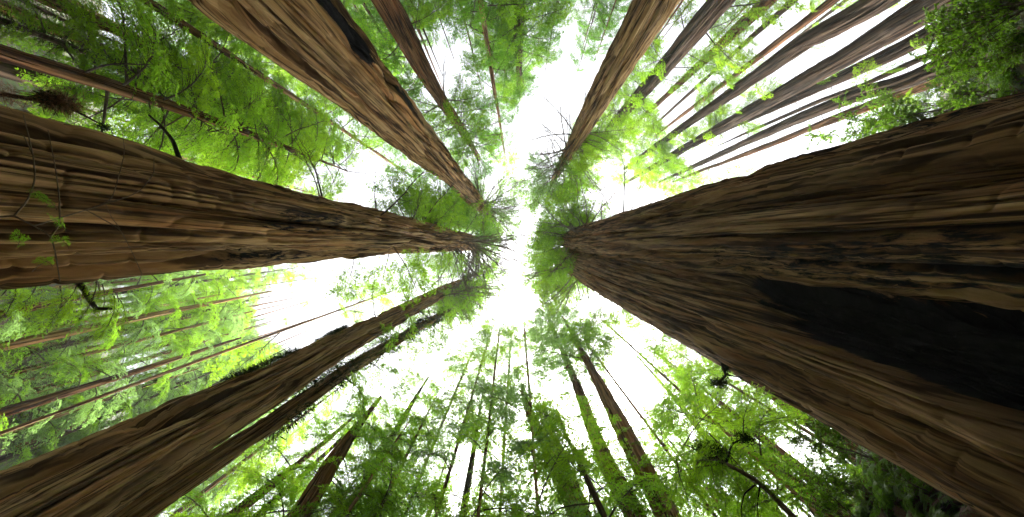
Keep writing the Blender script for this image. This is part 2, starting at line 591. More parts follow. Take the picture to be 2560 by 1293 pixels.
# ------------------------------------------------------------------ trunks
def trunk_mesh(nodes, n_th, n_row, seed, mat, amp=1.0, char=None, flute=1.0, dent=None):
    """nodes: (x, y, z, R) from the ground up, world coordinates. Mesh is local to nodes[0]."""
    nd = np.array(nodes, float)
    z0, z1 = nd[0, 2], nd[-1, 2]
    D = math.hypot(nd[1, 0], nd[1, 1])
    zl = min(max(CAMZ + D * 0.45, z0 + 0.2 * (z1 - z0) * 0.2), z0 + 0.5 * (z1 - z0))
    n_low = max(4, n_row // 7)
    za = np.linspace(z0, zl, n_low, endpoint=False)
    a, b = 1 / max(zl - CAMZ, 0.5), 1 / (z1 - CAMZ)
    zb = CAMZ + 1 / np.linspace(a, b, n_row - n_low)
    if zl - CAMZ < 0.5:
        zb = np.linspace(zl, z1, n_row - n_low)
    zs = np.concatenate([za, zb])
    ax = np.interp(zs, nd[:, 2], nd[:, 0])
    ay = np.interp(zs, nd[:, 2], nd[:, 1])
    R = np.interp(zs, nd[:, 2], nd[:, 3])
    ker = np.ones(9) / 9
    if n_row > 60:
        for arr in (ax, ay, R):
            sm = np.convolve(np.pad(arr, 4, mode='edge'), ker, 'valid')
            arr[:] = sm
    face = math.atan2(-nd[1, 1], -nd[1, 0])
    t = np.linspace(-1, 1, n_th, endpoint=False)
    th = math.pi * (0.5 * t + 0.5 * t ** 3)
    TH, Z = np.meshgrid(th, zs)
    Rr = R[:, None] * np.ones_like(TH)
    Rref = float(np.median(R[n_low:]))
    circ = 2 * math.pi * Rref
    U = (TH / (2 * math.pi) + 0.5) * circ + 0.0
    so = seed * 17.3

    def nz(fu, fz, k, du=0.0):
        per = max(3, round(circ * fu))
        return vnoise((U + du) / circ * per, Z * fz + so, per, k + seed)

    warp = (nz(0.8, 0.06, 0) - 0.5) * 0.26 + (nz(2.5, 0.3, 1) - 0.5) * 0.05
    h = np.zeros_like(U)
    h += flute * 0.16 * Rr * (nz(0.42 / max(Rref, 0.3), 0.035, 2) - 0.5)
    h += flute * 0.10 * Rr * (nz(1.0 / max(Rref, 0.3), 0.08, 3, warp) - 0.5)
    fr = min(1.0, Rref / 0.9)
    f0 = 1 - np.abs(2 * nz(1.7 / max(fr, 0.5), 0.07, 13, warp) - 1)
    h -= amp * 0.40 * fr * f0 ** 5 * smooth(0.25, 0.6, nz(0.9, 0.05, 15))
    f1 = 1 - np.abs(2 * nz(4.5 / max(fr, 0.5), 0.17, 4, warp) - 1)
    h -= amp * 0.30 * fr * f1 ** 5 * smooth(0.15, 0.6, nz(1.4, 0.09, 11))
    f2 = 1 - np.abs(2 * nz(10.0, 0.40, 5, warp * 1.2) - 1)
    h -= amp * 0.085 * fr * f2 ** 3.5 * smooth(0.2, 0.7, nz(2.5, 0.2, 12))
    f3 = 1 - np.abs(2 * nz(5.0, 2.2, 14, warp * 1.5) - 1)
    h -= amp * 0.05 * fr * f3 ** 6
    h += amp * 0.06 * fr * (nz(7.0, 1.2, 6, warp) - 0.5)
    h += amp * 0.03 * fr * (nz(17.0, 0.9, 7, warp) - 0.5)
    h += amp * 0.06 * fr * (nz(1.6, 0.9, 8) - 0.5)
    h -= h.mean()
    ch = np.zeros_like(U)
    latn = np.sin(TH)                        # -1..1 across the face seen from the camera
    if char is not None:
        ch = char(TH, Z, latn, nz)
    if dent is not None:
        h -= dent(TH, Z, latn, nz)
    rad = np.maximum(Rr + h, 0.03)
    X = ax[:, None] + rad * np.cos(TH + face)
    Y = ay[:, None] + rad * np.sin(TH + face)
    V = np.stack([X - nd[0, 0], Y - nd[0, 1], Z - nd[0, 2]], -1).reshape(-1, 3)
    m = len(zs)
    i = np.arange(m - 1)[:, None] * n_th
    j = np.arange(n_th)[None, :]
    q = np.stack([i + j, i + (j + 1) % n_th, i + n_th + (j + 1) % n_th, i + n_th + j], -1).reshape(-1, 4)
    bark = np.stack([U + warp * 0.8 + seed * 3.7, Z + seed * 5.1, np.full_like(U, seed * 1.3)], -1)
    return mesh_arrays('trunk', V, q, True, {'bark': ('FLOAT_VECTOR', 'vector', bark), 'char': ('FLOAT', 'value', ch)}, [mat])


def nodes_from(stations, D, ext=0.2, flare=1.2, Dtip=None):
    """stations: photo places (px, py, apparent width) up the trunk; D: horizontal distance from the camera."""
    out = []
    ns = len(stations)
    for i, (px, py, w) in enumerate(stations):
        d = D if Dtip is None else D + (Dtip - D) * i / (ns - 1)
        gx, gy = pix(px, py)
        g = math.hypot(gx, gy)
        out.append((d * gx / g, d * gy / g, CAMZ + d / g, d * math.sin(math.atan(w / 2 / F_PX / g))))
    x, y, z, R = out[0]
    gz = H(x, y) - 0.25
    if z - gz > 0.6:
        pre = [(x, y, gz, R * flare)]
        if z - gz > 3:
            pre.append((x, y, gz + (z - gz) * 0.45, R * (1 + (flare - 1) * 0.3)))
        out = pre + out
    xt, yt, zt, Rt = out[-1]
    xp, yp, zp, Rp = out[-2]
    k = ext * (zt - CAMZ) / max(zt - zp, 0.1)
    out.append((xt + (xt - xp) * k * 0.6, yt + (yt - yp) * k * 0.6, zt + ext * (zt - CAMZ), max(0.05, Rt * 0.35)))
    return out


def axis_at(nodes, z):
    nd = np.array(nodes)
    return tuple(float(np.interp(z, nd[:, 2], nd[:, k])) for k in (0, 1, 3))


def tree(name, label, nodes, cat='tree', group=None, res=(64, 90), mat=M_BARK_BROWN, seed=1, amp=1.0, flute=1.0, char=None, dent=None):
    e = empty(name, nodes[0][:3])
    tag(e, label, cat, group)
    obj('trunk', trunk_mesh(nodes, res[0], res[1], seed, mat, amp, char, flute, dent), e)
    return e


def crown(e, nodes, z0, z1, count, L0, L1, leaf, lib=BR, seed=0, pitch=(-0.1, 0.45), mats=None, az0=None, spread=math.pi, power=1.0):
    """Boughs between heights z0 and z1, length L0 at the bottom to L1 at the top."""
    r = random.Random(seed * 31 + 5)
    base_len = 2.2 if lib is BR_FINE else (1.1 if lib is BR_TUFT else 4.0)
    for i in range(count):
        t = ((i + r.random()) / count) ** power
        z = z0 + (z1 - z0) * t
        x, y, R = axis_at(nodes, z)
        az = (i * 2.39996 + r.uniform(-0.4, 0.4)) if az0 is None else az0 + r.uniform(-spread, spread)
        L = (L0 + (L1 - L0) * t) * r.uniform(0.65, 1.25)
        lm = leaf if mats is None else r.choice(mats)
        place_bough(e, (x, y), z, az, r.uniform(*pitch), L / base_len, lib, lm, r, R * 0.8, r.uniform(-0.25, 0.25))


def dead_whorl(e, nodes, z0, z1, count, L0, L1, seed=0, az0=None, spread=math.pi, pitch=(-0.35, 0.35), mat=None):
    r = random.Random(seed * 17 + 3)
    for i in range(count):
        t = (i + r.random()) / count
        z = z0 + (z1 - z0) * t
        x, y, R = axis_at(nodes, z)
        az = (i * 2.39996 + r.uniform(-0.5, 0.5)) if az0 is None else az0 + r.uniform(-spread, spread)
        s = (L0 + (L1 - L0) * t) * r.uniform(0.5, 1.2) / 3.2
        loc = (x + math.cos(az) * R * 0.85 - e.location.x, y + math.sin(az) * R * 0.85 - e.location.y, z - e.location.z)
        o = obj('dead_branch', r.choice(DEAD), e, loc, Euler((r.uniform(-3, 3), r.uniform(*pitch), az), 'XYZ'), (s, s * r.choice((-1, 1)), s))
        if mat:
            o.material_slots[0].link = 'OBJECT'
            o.material_slots[0].material = mat


CS = -1.0
FULL = (420, 270)
# --- the twin giants on the right
n1 = nodes_from([(2560, 500, 486), (2000, 545, 284), (1620, 585, 134), (1440, 599, 60)], 8.5, ext=0.35)


def char1(TH, Z, lat, nz):
    c = 0.5 * smooth(0.55, 0.85, nz(1.3, 0.14, 9)) * smooth(26, 8, Z)
    return np.maximum(c, 0.62 * smooth(8.5, 5.0, Z) * smooth(0.3, 0.7, nz(1.0, 0.2, 12)))


t1 = tree('redwood_tree', 'huge brown furrowed redwood on the right, upper trunk of the touching pair', n1, res=FULL, mat=M_BARK_BROWN, seed=1, char=char1, amp=1.15)

n2 = nodes_from([(2560, 985, 590), (1800, 765, 236), (1560, 691, 140), (1395, 640, 52)], 9.8, ext=0.25)


def hollow(TH, Z, lat, nz):
    zt = 13.5
    up = np.clip((zt - Z) / zt, 0, 1) / 0.44
    wid = 0.60 * np.clip(up, 0, 1.3) ** 0.75
    mid = 0.34 + 0.40 * np.clip(1 - up, 0, 1)
    d = np.abs(TH - mid) - wid + (nz(2.2, 0.18, 10) - 0.5) * 0.55 + (nz(7.0, 0.5, 9) - 0.5) * 0.30
    return smooth(0.28, -0.12, d) * smooth(zt, zt - 2.0, Z)


def char2(TH, Z, lat, nz):
    a = hollow(TH, Z, lat, nz) * 0.95
    b = 0.5 * smooth(0.5, 0.85, nz(1.2, 0.16, 11)) * smooth(34, 12, Z)
    return np.maximum(a, b)


def dent2(TH, Z, lat, nz):
    hl = hollow(TH, Z, lat, nz)
    blocks = (1 - np.abs(2 * nz(5.0, 1.8, 3) - 1)) ** 4 * 0.12 + (nz(3.0, 0.8, 6) - 0.5) * 0.25
    return hl * (1.0 * smooth(15, 8, Z) + blocks) - 0.10 * hl * (1 - hl) * 4


t2 = tree('redwood_tree', 'massive redwood at the lower right with a tall black burnt hollow', n2, res=FULL, mat=M_BARK_BROWN, seed=2, char=char2, dent=dent2, amp=1.15)

# --- left giant
n3 = nodes_from([(0, 498, 424), (600, 557, 222), (1000, 588, 82), (1200, 608, 27)], 7.6, ext=0.2)


def char3(TH, Z, lat, nz):
    c = 0.60 * smooth(0.42, 0.75, nz(1.8, 0.16, 9)) * smooth(24, 8, Z) * np.exp(-((lat + 0.3) / 0.4) ** 2)
    return np.maximum(c, 0.5 * smooth(0.5, 0.8, nz(2.4, 0.2, 12)) * smooth(30, 7, Z))


t3 = tree('redwood_tree', 'thick redwood from the left edge, weathered bark streaked with black char', n3, res=FULL, mat=M_BARK_TAN, seed=3, char=char3, amp=1.1)

# --- upper left giant
n4 = nodes_from([(684, 0, 232), (983, 292, 104), (1120, 432, 54), (1218, 530, 24)], 8.4, ext=0.2)


def char4(TH, Z, lat, nz):
    d = ((TH - CS * 0.80) / 0.34) ** 2 + ((Z - 9.6) / 2.3) ** 2 + (nz(2.0, 0.6, 9) - 0.5) * 0.9
    d2 = ((TH - CS * 0.95) / 0.2) ** 2 + ((Z - 15.5) / 2.5) ** 2 + (nz(3.0, 0.9, 10) - 0.5) * 2.2
    return np.maximum(0.85 * smooth(1.4, 0.4, d), 0.62 * smooth(1.3, 0.2, d2))


t4 = tree('redwood_tree', 'tan straight-grained redwood from the upper left with a black burn scar', n4, res=FULL, mat=M_BARK_TAN, seed=4, char=char4, amp=1.2)

# --- lower left giant and its slim companion
n5 = nodes_from([(402, 1108, 160), (640, 985, 100), (862, 858, 58), (1152, 704, 18)], 14.2, ext=0.12)
t5 = tree('redwood_tree', 'big dark brown redwood rising from the lower left corner, moss along one side', n5, res=(320, 260), mat=M_BARK_TAN, seed=5, amp=1.2)
n6 = nodes_from([(340, 1282, 66), (664, 1068, 44), (860, 930, 30), (1116, 778, 12)], 15.5, ext=0.05)
t6 = tree('redwood_tree', 'slim redwood beside the lower left giant, shaggy with dark moss', n6, res=(90, 160), mat=M_BARK_TAN, seed=6)

# --- middle distance trees of the top edge
MID = []


def mid_tree(label, st, D, seed, mat=M_BARK_BROWN, res=(84, 130), ext=0.15, flute=0.45, name='redwood_tree', group=None):
    nd = nodes_from(st, D, ext=ext)
    e = tree(name, label, nd, res=res, mat=mat, seed=seed, flute=flute, group=group)
    MID.append((e, nd))
    return e, nd


t7, n7 = mid_tree('orange-brown redwood at the top, next right of the tan scarred giant', [(965, 0, 56), (1060, 180, 36), (1182, 368, 13)], 17.7, 7, M_BARK_RED)
t8, n8 = mid_tree('stout pale brown redwood slanting in from the top edge, right of centre', [(1640, 0, 93), (1500, 240, 52), (1392, 436, 15)], 15.3, 8, M_BARK_TAN, (140, 200))
t9, n9 = mid_tree('grey upright redwood at the top centre, thicker of the two side by side', [(1298, 0, 26), (1297, 180, 13)], 24.5, 9, M_BARK_DARK)
t9b, n9b = mid_tree('thin grey redwood at the top centre, left of its thicker neighbour', [(1253, 0, 15), (1262, 150, 9)], 30, 10, M_BARK_DARK, (40, 60))
t10, n10 = mid_tree('grey-brown redwood behind the stout pale one at the top right', [(1800, 5, 52), (1650, 180, 34), (1480, 372, 10)], 27, 11, M_BARK_DARK)
t11, n11 = mid_tree('reddish slim redwood at the top edge, between grey trunk and hillside trunks', [(1915, 5, 32), (1790, 125, 20), (1610, 290, 7)], 33, 12, M_BARK_RED, (48, 80))
t12, n12 = mid_tree('long straight redwood on the right slope, uppermost of the four stout ones', [(2185, 12, 52), (2001, 112, 38), (1700, 322, 17), (1600, 395, 10)], 27, 13, M_BARK_DARK)
t13, n13 = mid_tree('thickest dark redwood on the right slope with flared foot among shrubs', [(2262, 52, 60), (2117, 141, 43), (1700, 377, 17), (1600, 436, 9)], 27.5, 14, M_BARK_DARK)
t14, n14 = mid_tree('middle redwood of the right slope, half hidden by its thicker neighbour', [(2222, 138, 30), (2050, 217, 22), (1825, 318, 13), (1720, 368, 7)], 30, 15, M_BARK_DARK)
t15, n15 = mid_tree('bent redwood on the right slope, curving at its leafy foot', [(2260, 205, 34), (2150, 234, 28), (1980, 303, 21), (1700, 432, 8)], 28, 16, M_BARK_DARK)
t16, n16 = mid_tree('lowest slim redwood of the right slope, nearest the giant trunk', [(2195, 258, 21), (2100, 292, 17), (1960, 348, 13), (1740, 432, 6)], 30, 17, M_BARK_RED, (48, 80))
t16b, n16b = mid_tree('very thin pole tree in the bright gap between right slope trunks', [(2160, 213, 11), (2050, 252, 9), (1870, 330, 6)], 31, 18, M_BARK_DARK, (24, 50))
t11b, n11b = mid_tree('thin leaning redwood at the top, crossing the pale sky gap', [(2070, 10, 20), (1900, 140, 14), (1690, 300, 7)], 36, 19, M_BARK_RED, (40, 60))
t11c, n11c = mid_tree('slender redwood at the top right corner of the bright gap', [(1985, 0, 16), (1850, 120, 11), (1640, 310, 5)], 38, 20, M_BARK_DARK, (32, 50))

# --- bottom edge trees
t17, n17 = mid_tree('right one of the twin bent grey-brown redwoods at the bottom', [(1672, 1293, 58), (1562, 1085, 42), (1525, 1010, 32), (1462, 892, 14)], 17.5, 21, M_BARK_BROWN, ext=0.55)
t18, n18 = mid_tree('left one of the twin bent grey-brown redwoods at the bottom', [(1590, 1293, 46), (1500, 1128, 36), (1438, 955, 20), (1410, 890, 13)], 18.5, 22, M_BARK_BROWN, ext=0.55)
t19, n19 = mid_tree('bare silvery split trunk at the bottom, half hidden by a dark bough', [(1447, 1293, 40), (1385, 1150, 36), (1318, 1020, 18)], 19.5, 23, M_BARK_TAN)
t19b, n19b = mid_tree('reddish trunk pressed against the bare silvery one at the bottom', [(1470, 1293, 26), (1412, 1160, 22), (1372, 1060, 14)], 20.4, 24, M_BARK_RED)
t20, n20 = mid_tree('thin dark trunk between silvery trunk and twin bent redwoods', [(1510, 1293, 17), (1450, 1160, 13), (1412, 1082, 8)], 15.5, 25, M_BARK_DARK, (32, 60))
t21, n21 = mid_tree('thin mossy pole at the bottom standing alone in the bright gap', [(1157, 1293, 18), (1185, 1120, 12), (1198, 1035, 6)], 22, 26, M_BARK_DARK, (32, 60))
t22, n22 = mid_tree('leaning redwood with bare side twigs at the bottom, left of centre', [(865, 1290, 26), (971, 1110, 19), (1040, 992, 9)], 23, 27, M_BARK_DARK, (48, 80))
t23, n23 = mid_tree('broad short-looking reddish redwood in the lower left middle', [(770, 1260, 46), (846, 1130, 38), (905, 1050, 16)], 20, 28, M_BARK_RED, (64, 100))
t24, n24 = mid_tree('thin redwood behind the slim mossy companion at the bottom left', [(578, 1290, 24), (700, 1195, 20), (830, 1090, 9)], 25, 29, M_BARK_RED, (40, 60))
t24b, n24b = mid_tree('pale thin redwood just right of the other thin one at bottom left', [(640, 1292, 18), (740, 1205, 14), (850, 1100, 7)], 27, 30, M_BARK_DARK, (40, 60))

TALL = [([(1200, 0, 13), (1228, 175, 10), (1258, 360, 5)], 20, 'slim tall redwood between the orange-brown trunk and the top centre pair', (M_LEAF_DARK, M_LEAF_MID)),
        ([(1250, 1293, 9), (1262, 1080, 7), (1276, 870, 5)], 20, 'slim tall redwood at the bottom just left of the silvery trunk', (M_LEAF_FRESH, M_LEAF_PALE)),
        ([(1345, 1293, 9), (1330, 1060, 7), (1312, 835, 5)], 17, 'slim tall leafy redwood at the bottom centre beside the silvery trunk', (M_LEAF_FRESH, M_LEAF_PALE)),
        ([(1010, 1293, 9), (1090, 1095, 7), (1172, 900, 5)], 22, 'slim tall redwood left of the lone mossy pole at the bottom', (M_LEAF_FRESH, M_LEAF_MID)),
        ([(560, 128, 15), (780, 272, 11), (1005, 425, 5)], 24, 'slim tall redwood between the scarred giant and the long thin reddish one', (M_LEAF_MID, M_LEAF_DARK)),
        ([(40, 1069, 9), (480, 908, 7), (935, 744, 4)], 26, 'slim tall redwood showing over the upper side of the lower left giant', (M_LEAF_MID, M_LEAF_FRESH)),
        ([(1195, 1293, 9), (1222, 1060, 7), (1248, 830, 4)], 18, 'slim tall redwood just right of the lone mossy pole, crown reaching the centre', (M_LEAF_FRESH, M_LEAF_PALE)),
        ([(1090, 1293, 9), (1155, 1075, 7), (1222, 850, 4)], 19, 'slim tall redwood just left of the lone mossy pole, crown reaching the centre', (M_LEAF_FRESH, M_LEAF_PALE)),
        ([(2000, 1245, 9), (1780, 1050, 7), (1545, 836, 5)], 18, 'slim tall redwood close under the burnt giant', (M_LEAF_FRESH, M_LEAF_MID)),
        ([(1790, 1293, 9), (1640, 1090, 7), (1490, 890, 5)], 20, 'slim tall redwood right of the twin bent redwoods', (M_LEAF_FRESH, M_LEAF_MID))]
for k, (st, D, lab, ms) in enumerate(TALL):
    e_, nd_ = mid_tree(lab, st, D, 90 + k, M_BARK_BROWN, (24, 50), ext=0.2)
    TALL[k] = (e_, nd_, ms)

# --- top left trees
t25, n25 = mid_tree('long thin reddish redwood crossing the upper left, below its neighbours', [(0, 132, 42), (251, 205, 34), (503, 291, 22), (804, 402, 6)], 19, 31, M_BARK_RED, (64, 110))
t26, n26 = mid_tree('pale straight redwood in the top left corner, middle of three', [(15, 22, 32), (200, 98, 27), (390, 185, 16)], 30, 32, M_BARK_TAN, (48, 70), ext=0.8)
t27, n27 = mid_tree('pale brown redwood in the top left, uppermost of three', [(115, -5, 34), (230, 48, 28), (350, 105, 18)], 28, 33, M_BARK_RED, (48, 70), ext=0.8)
t28, n28 = mid_tree('mossy thin trunk in the top left corner under the pale straight redwood', [(0, 50, 17), (180, 118, 13), (300, 165, 8)], 24, 34, M_BARK_DARK, (32, 50), ext=0.8)
t28b, n28b = mid_tree('very thin green mossy pole in the top left between two pale redwoods', [(55, 0, 9), (180, 60, 8), (290, 105, 5)], 26, 35, M_BARK_DARK, (24, 40), ext=0.8)
t29, n29 = mid_tree('dark broad redwood at the left edge just under the long thin one', [(0, 168, 44), (120, 205, 38), (260, 250, 20)], 26, 36, M_BARK_DARK, (64, 80), ext=0.8)

# --- trunks on the hazy left slope
LEFT = [((0, 786, 22), (200, 742, 14), 30), ((0, 866, 26), (430, 778, 12), 31), ((0, 900, 22), (350, 815, 10), 36), ((0, 940, 17), (362, 847, 9), 33),
        ((0, 1004, 17), (442, 874, 8), 38), ((0, 1034, 27), (322, 934, 15), 32), ((0, 1085, 15), (190, 1025, 9), 37), ((0, 1150, 18), (230, 1055, 9), 40), ((0, 845, 17), (270, 790, 9), 42), ((0, 970, 12), (420, 862, 6), 45)]
LLAB = ['uppermost far trunk on the left slope, just under the left giant', 'pale straight far trunk on the left slope, longest in view', 'dark blackened far trunk on the left slope',
        'thin orange-brown far trunk on the left slope below the blackened one', 'slender far trunk on the left slope reaching furthest right', 'thickest reddish far trunk low on the left slope',
        'short thin far trunk on the left slope under the reddish one', 'lowest far trunk on the left slope, above the lower left giant', 'far trunk on the left slope between the two uppermost', 'thinnest far trunk on the left slope, above the slender one']
for k, (a, b, D) in enumerate(LEFT):
    mid_tree(LLAB[k], [a, ((a[0] + b[0]) / 2, (a[1] + b[1]) / 2, (a[2] + b[2]) / 2), b], D, 40 + k, (M_BARK_RED, M_BARK_TAN, M_BARK_DARK, M_BARK_TAN, M_BARK_RED)[k % 5], (28, 50), ext=0.42, group='far trunks on the left slope')

# --- trunks seen through the leaves at the lower right
RB = [((2102, 1262, 30), (1990, 1168, 22), 30), ((2060, 1085, 24), (1911, 978, 14), 34), ((1850, 1090, 26), (1765, 1000, 15), 30), ((1810, 1150, 22), (1690, 1000, 10), 38), ((2010, 1010, 14), (1870, 905, 8), 40)]
RLAB = ['brown trunk low in the lower right foliage', 'trunk in the lower right foliage, near the burnt giant', 'hazy trunk in the lower right foliage behind the mossy sapling', 'pale faint trunk in the lower right foliage, leftmost', 'thin trunk in the lower right foliage, hugging the burnt giant']
for k, (a, b, D) in enumerate(RB):
    mid_tree(RLAB[k], [a, b], D, 55 + k, (M_BARK_RED, M_BARK_DARK)[k % 2], (28, 40), ext=0.4)

# ------------------------------------------------------------------ crowns of the trees above
crown(t1, n1, 40, 62, 30, 6.0, 5.0, M_LEAF_MID, seed=1, mats=(M_LEAF_MID, M_LEAF_FRESH), pitch=(-0.2, 0.3))
crown(t2, n2, 50, 82, 30, 7.0, 5.0, M_LEAF_MID, seed=2, mats=(M_LEAF_MID, M_LEAF_DARK), az0=-1.2, spread=1.9)
dead_whorl(t2, n2, 40, 74, 50, 7.0, 10.0, 2, az0=2.0, spread=1.2)
dead_whorl(t1, n1, 26, 46, 16, 4.5, 7.0, 1, az0=-2.0, spread=1.0)
crown(t3, n3, 22, 44, 32, 3.0, 4.6, M_LEAF_MID, seed=3, mats=(M_LEAF_MID, M_LEAF_DARK, M_LEAF_MID), az0=-1.6, spread=0.9)
crown(t3, n3, 16, 40, 12, 2.6, 2.6, M_LEAF_FRESH, seed=34, mats=(M_LEAF_MID, M_LEAF_FRESH), az0=1.5, spread=0.6)
dead_whorl(t3, n3, 34, 68, 80, 6.0, 9.5, 3, az0=0.9, spread=1.1)
dead_whorl(t3, n3, 12, 34, 12, 3.0, 5.0, 33, az0=-1.2, spread=0.8, mat=M_LIMB)
crown(t4, n4, 48, 72, 16, 5.0, 6.0, M_LEAF_DARK, seed=4, mats=(M_LEAF_DARK, M_LEAF_MID), az0=2.6, spread=1.6)
dead_whorl(t4, n4, 46, 67, 80, 5.5, 8.5, 4, az0=0.2, spread=2.2)
crown(t5, n5, 60, 74, 12, 5.5, 5.0, M_LEAF_MID, seed=5, az0=2.2, spread=1.2)
dead_whorl(t5, n5, 50, 73, 80, 7.0, 11.0, 5, az0=0.8, spread=1.3)
dead_whorl(t5, n5, 25, 50, 16, 3.5, 5.5, 55, mat=M_LIMB)
crown(t6, n6, 22, 58, 30, 3.6, 4.2, M_LEAF_MID, seed=6, mats=(M_LEAF_MID, M_LEAF_FRESH), lib=BR_DROOP)
crown(t7, n7, 24, 60, 40, 4.0, 5.0, M_LEAF_DARK, seed=7, mats=(M_LEAF_MID, M_LEAF_DARK))
dead_whorl(t7, n7, 36, 58, 44, 5.0, 7.0, 7)
crown(t8, n8, 40, 68, 26, 4.5, 5.0, M_LEAF_MID, seed=8, mats=(M_LEAF_MID, M_LEAF_FRESH), az0=0.2, spread=1.2)
dead_whorl(t8, n8, 40, 68, 84, 6.0, 8.5, 8)
for e, nd, za, zb, sd in ((t3, n3, 44, 70, 1), (t4, n4, 48, 66, 2), (t5, n5, 52, 73, 3), (t8, n8, 44, 68, 4), (t2, n2, 50, 76, 5)):
    crown(e, nd, za, zb, 8, 5.0, 6.0, M_LEAF_PALE, seed=190 + sd, mats=(M_LEAF_PALE, M_LEAF_MID))
crown(t8, n8, 48, 68, 10, 6.0, 7.5, M_LEAF_PALE, seed=205, mats=(M_LEAF_PALE, M_LEAF_MID), az0=2.4, spread=0.9)
crown(t2, n2, 52, 80, 14, 7.0, 8.5, M_LEAF_MID, seed=206, mats=(M_LEAF_FRESH, M_LEAF_MID), az0=1.9, spread=0.9)
crown(t5, n5, 56, 73, 10, 6.5, 8.0, M_LEAF_MID, seed=207, mats=(M_LEAF_PALE, M_LEAF_MID), az0=0.5, spread=0.7)
crown(t1, n1, 34, 58, 9, 3.4, 4.4, M_LEAF_FRESH, seed=208, mats=(M_LEAF_FRESH, M_LEAF_MID), az0=-1.7, spread=0.6)
crown(t9, n9, 28, 62, 50, 4.5, 5.0, M_LEAF_DARK, seed=9, mats=(M_LEAF_DARK, M_LEAF_MID))
crown(t9b, n9b, 30, 60, 36, 4.5, 4.5, M_LEAF_DARK, seed=10, mats=(M_LEAF_DARK, M_LEAF_PALE))
crown(t10, n10, 30, 70, 54, 4.5, 5.0, M_LEAF_MID, seed=11, mats=(M_LEAF_FRESH, M_LEAF_MID))
for k, (e, nd) in enumerate(((t11, n11), (t12, n12), (t13, n13), (t14, n14), (t15, n15), (t16, n16), (t11b, n11b), (t11c, n11c))):
    zt = nd[-1][2]
    crown(e, nd, zt * 0.62, zt * 1.0, 22, 3.0, 4.2, M_LEAF_MID, seed=60 + k, mats=(M_LEAF_FRESH, M_LEAF_MID))
    dead_whorl(e, nd, zt * 0.3, zt * 0.8, 16, 1.6, 2.6, 400 + k, mat=M_LIMB)
    crown(e, nd, zt * 0.38, zt * 0.75, 16, 1.6, 2.6, M_LEAF_FRESH, seed=80 + k, mats=(M_LEAF_FRESH, M_LEAF_MID), lib=BR_DROOP)
for k, (e, nd) in enumerate(((t17, n17), (t18, n18))):
    zt = nd[-1][2]
    crown(e, nd, zt * 0.58, zt * 1.0, 34, 5.5, 4.6, M_LEAF_MID, seed=100 + k, mats=(M_LEAF_MID, M_LEAF_PALE))
    crown(e, nd, 15, 27, 46, 1.0, 1.0, M_LEAF_FRESH, seed=110 + k, lib=BR_TUFT, pitch=(0.1, 0.8))
    dead_whorl(e, nd, zt * 0.5, zt * 0.7, 12, 3.0, 4.0, 100 + k, mat=M_LIMB)
for k, (e, nd, z0f, cnt, L, ms) in enumerate(((t19, n19, 0.55, 23, 4.6, (M_LEAF_MID, M_LEAF_FRESH)), (t19b, n19b, 0.55, 16, 4.6, (M_LEAF_MID,)), (t20, n20, 0.55, 25, 4.4, (M_LEAF_MID, M_LEAF_FRESH)),
                                              (t21, n21, 0.33, 56, 4.4, (M_LEAF_FRESH, M_LEAF_MID)), (t22, n22, 0.42, 46, 4.8, (M_LEAF_FRESH, M_LEAF_MID)), (t23, n23, 0.5, 23, 4.6, (M_LEAF_FRESH, M_LEAF_MID)),
                                              (t24, n24, 0.4, 28, 4.2, (M_LEAF_FRESH, M_LEAF_MID)), (t24b, n24b, 0.4, 25, 4.2, (M_LEAF_MID, M_LEAF_FRESH)))):
    zt = nd[-1][2]
    crown(e, nd, zt * z0f, zt * 1.02, cnt, L, 2.4, ms[0], seed=120 + k, mats=ms, lib=BR_DROOP if k % 2 else BR)
for k, (e, nd, z0f, cnt) in enumerate(((t25, n25, 0.45, 60), (t26, n26, 0.6, 40), (t27, n27, 0.55, 40), (t28, n28, 0.45, 40), (t28b, n28b, 0.5, 30), (t29, n29, 0.6, 30))):
    zt = nd[-1][2]
    crown(e, nd, zt * z0f, zt * 1.02, cnt, 3.8, 3.4, M_LEAF_FRESH, seed=140 + k, mats=(M_LEAF_FRESH, M_LEAF_MID, M_LEAF_MID), lib=BR_DROOP if k % 2 else BR)
for k, (e, nd, ms) in enumerate(TALL):
    zt = nd[-1][2]
    low = nd[0][0] < -15
    crown(e, nd, zt * (0.5 if low else 0.28), zt, 30 if low else 40, 4.2, 3.8, ms[0], seed=180 + k, mats=ms, power=1.4)
dead_whorl(t25, n25, 14, 34, 26, 4.0, 3.0, 25, mat=M_LIMB)
for k, (e, nd) in enumerate(MID[-15:]):
    zt = nd[-1][2]
    crown(e, nd, zt * 0.40, zt * 1.0, 26 if k < 10 else 34, 3.0, 3.0, M_LEAF_PALE, seed=160 + k, mats=(M_LEAF_PALE, M_LEAF_MID) if k < 10 else (M_LEAF_FRESH, M_LEAF_MID), lib=BR_DROOP)

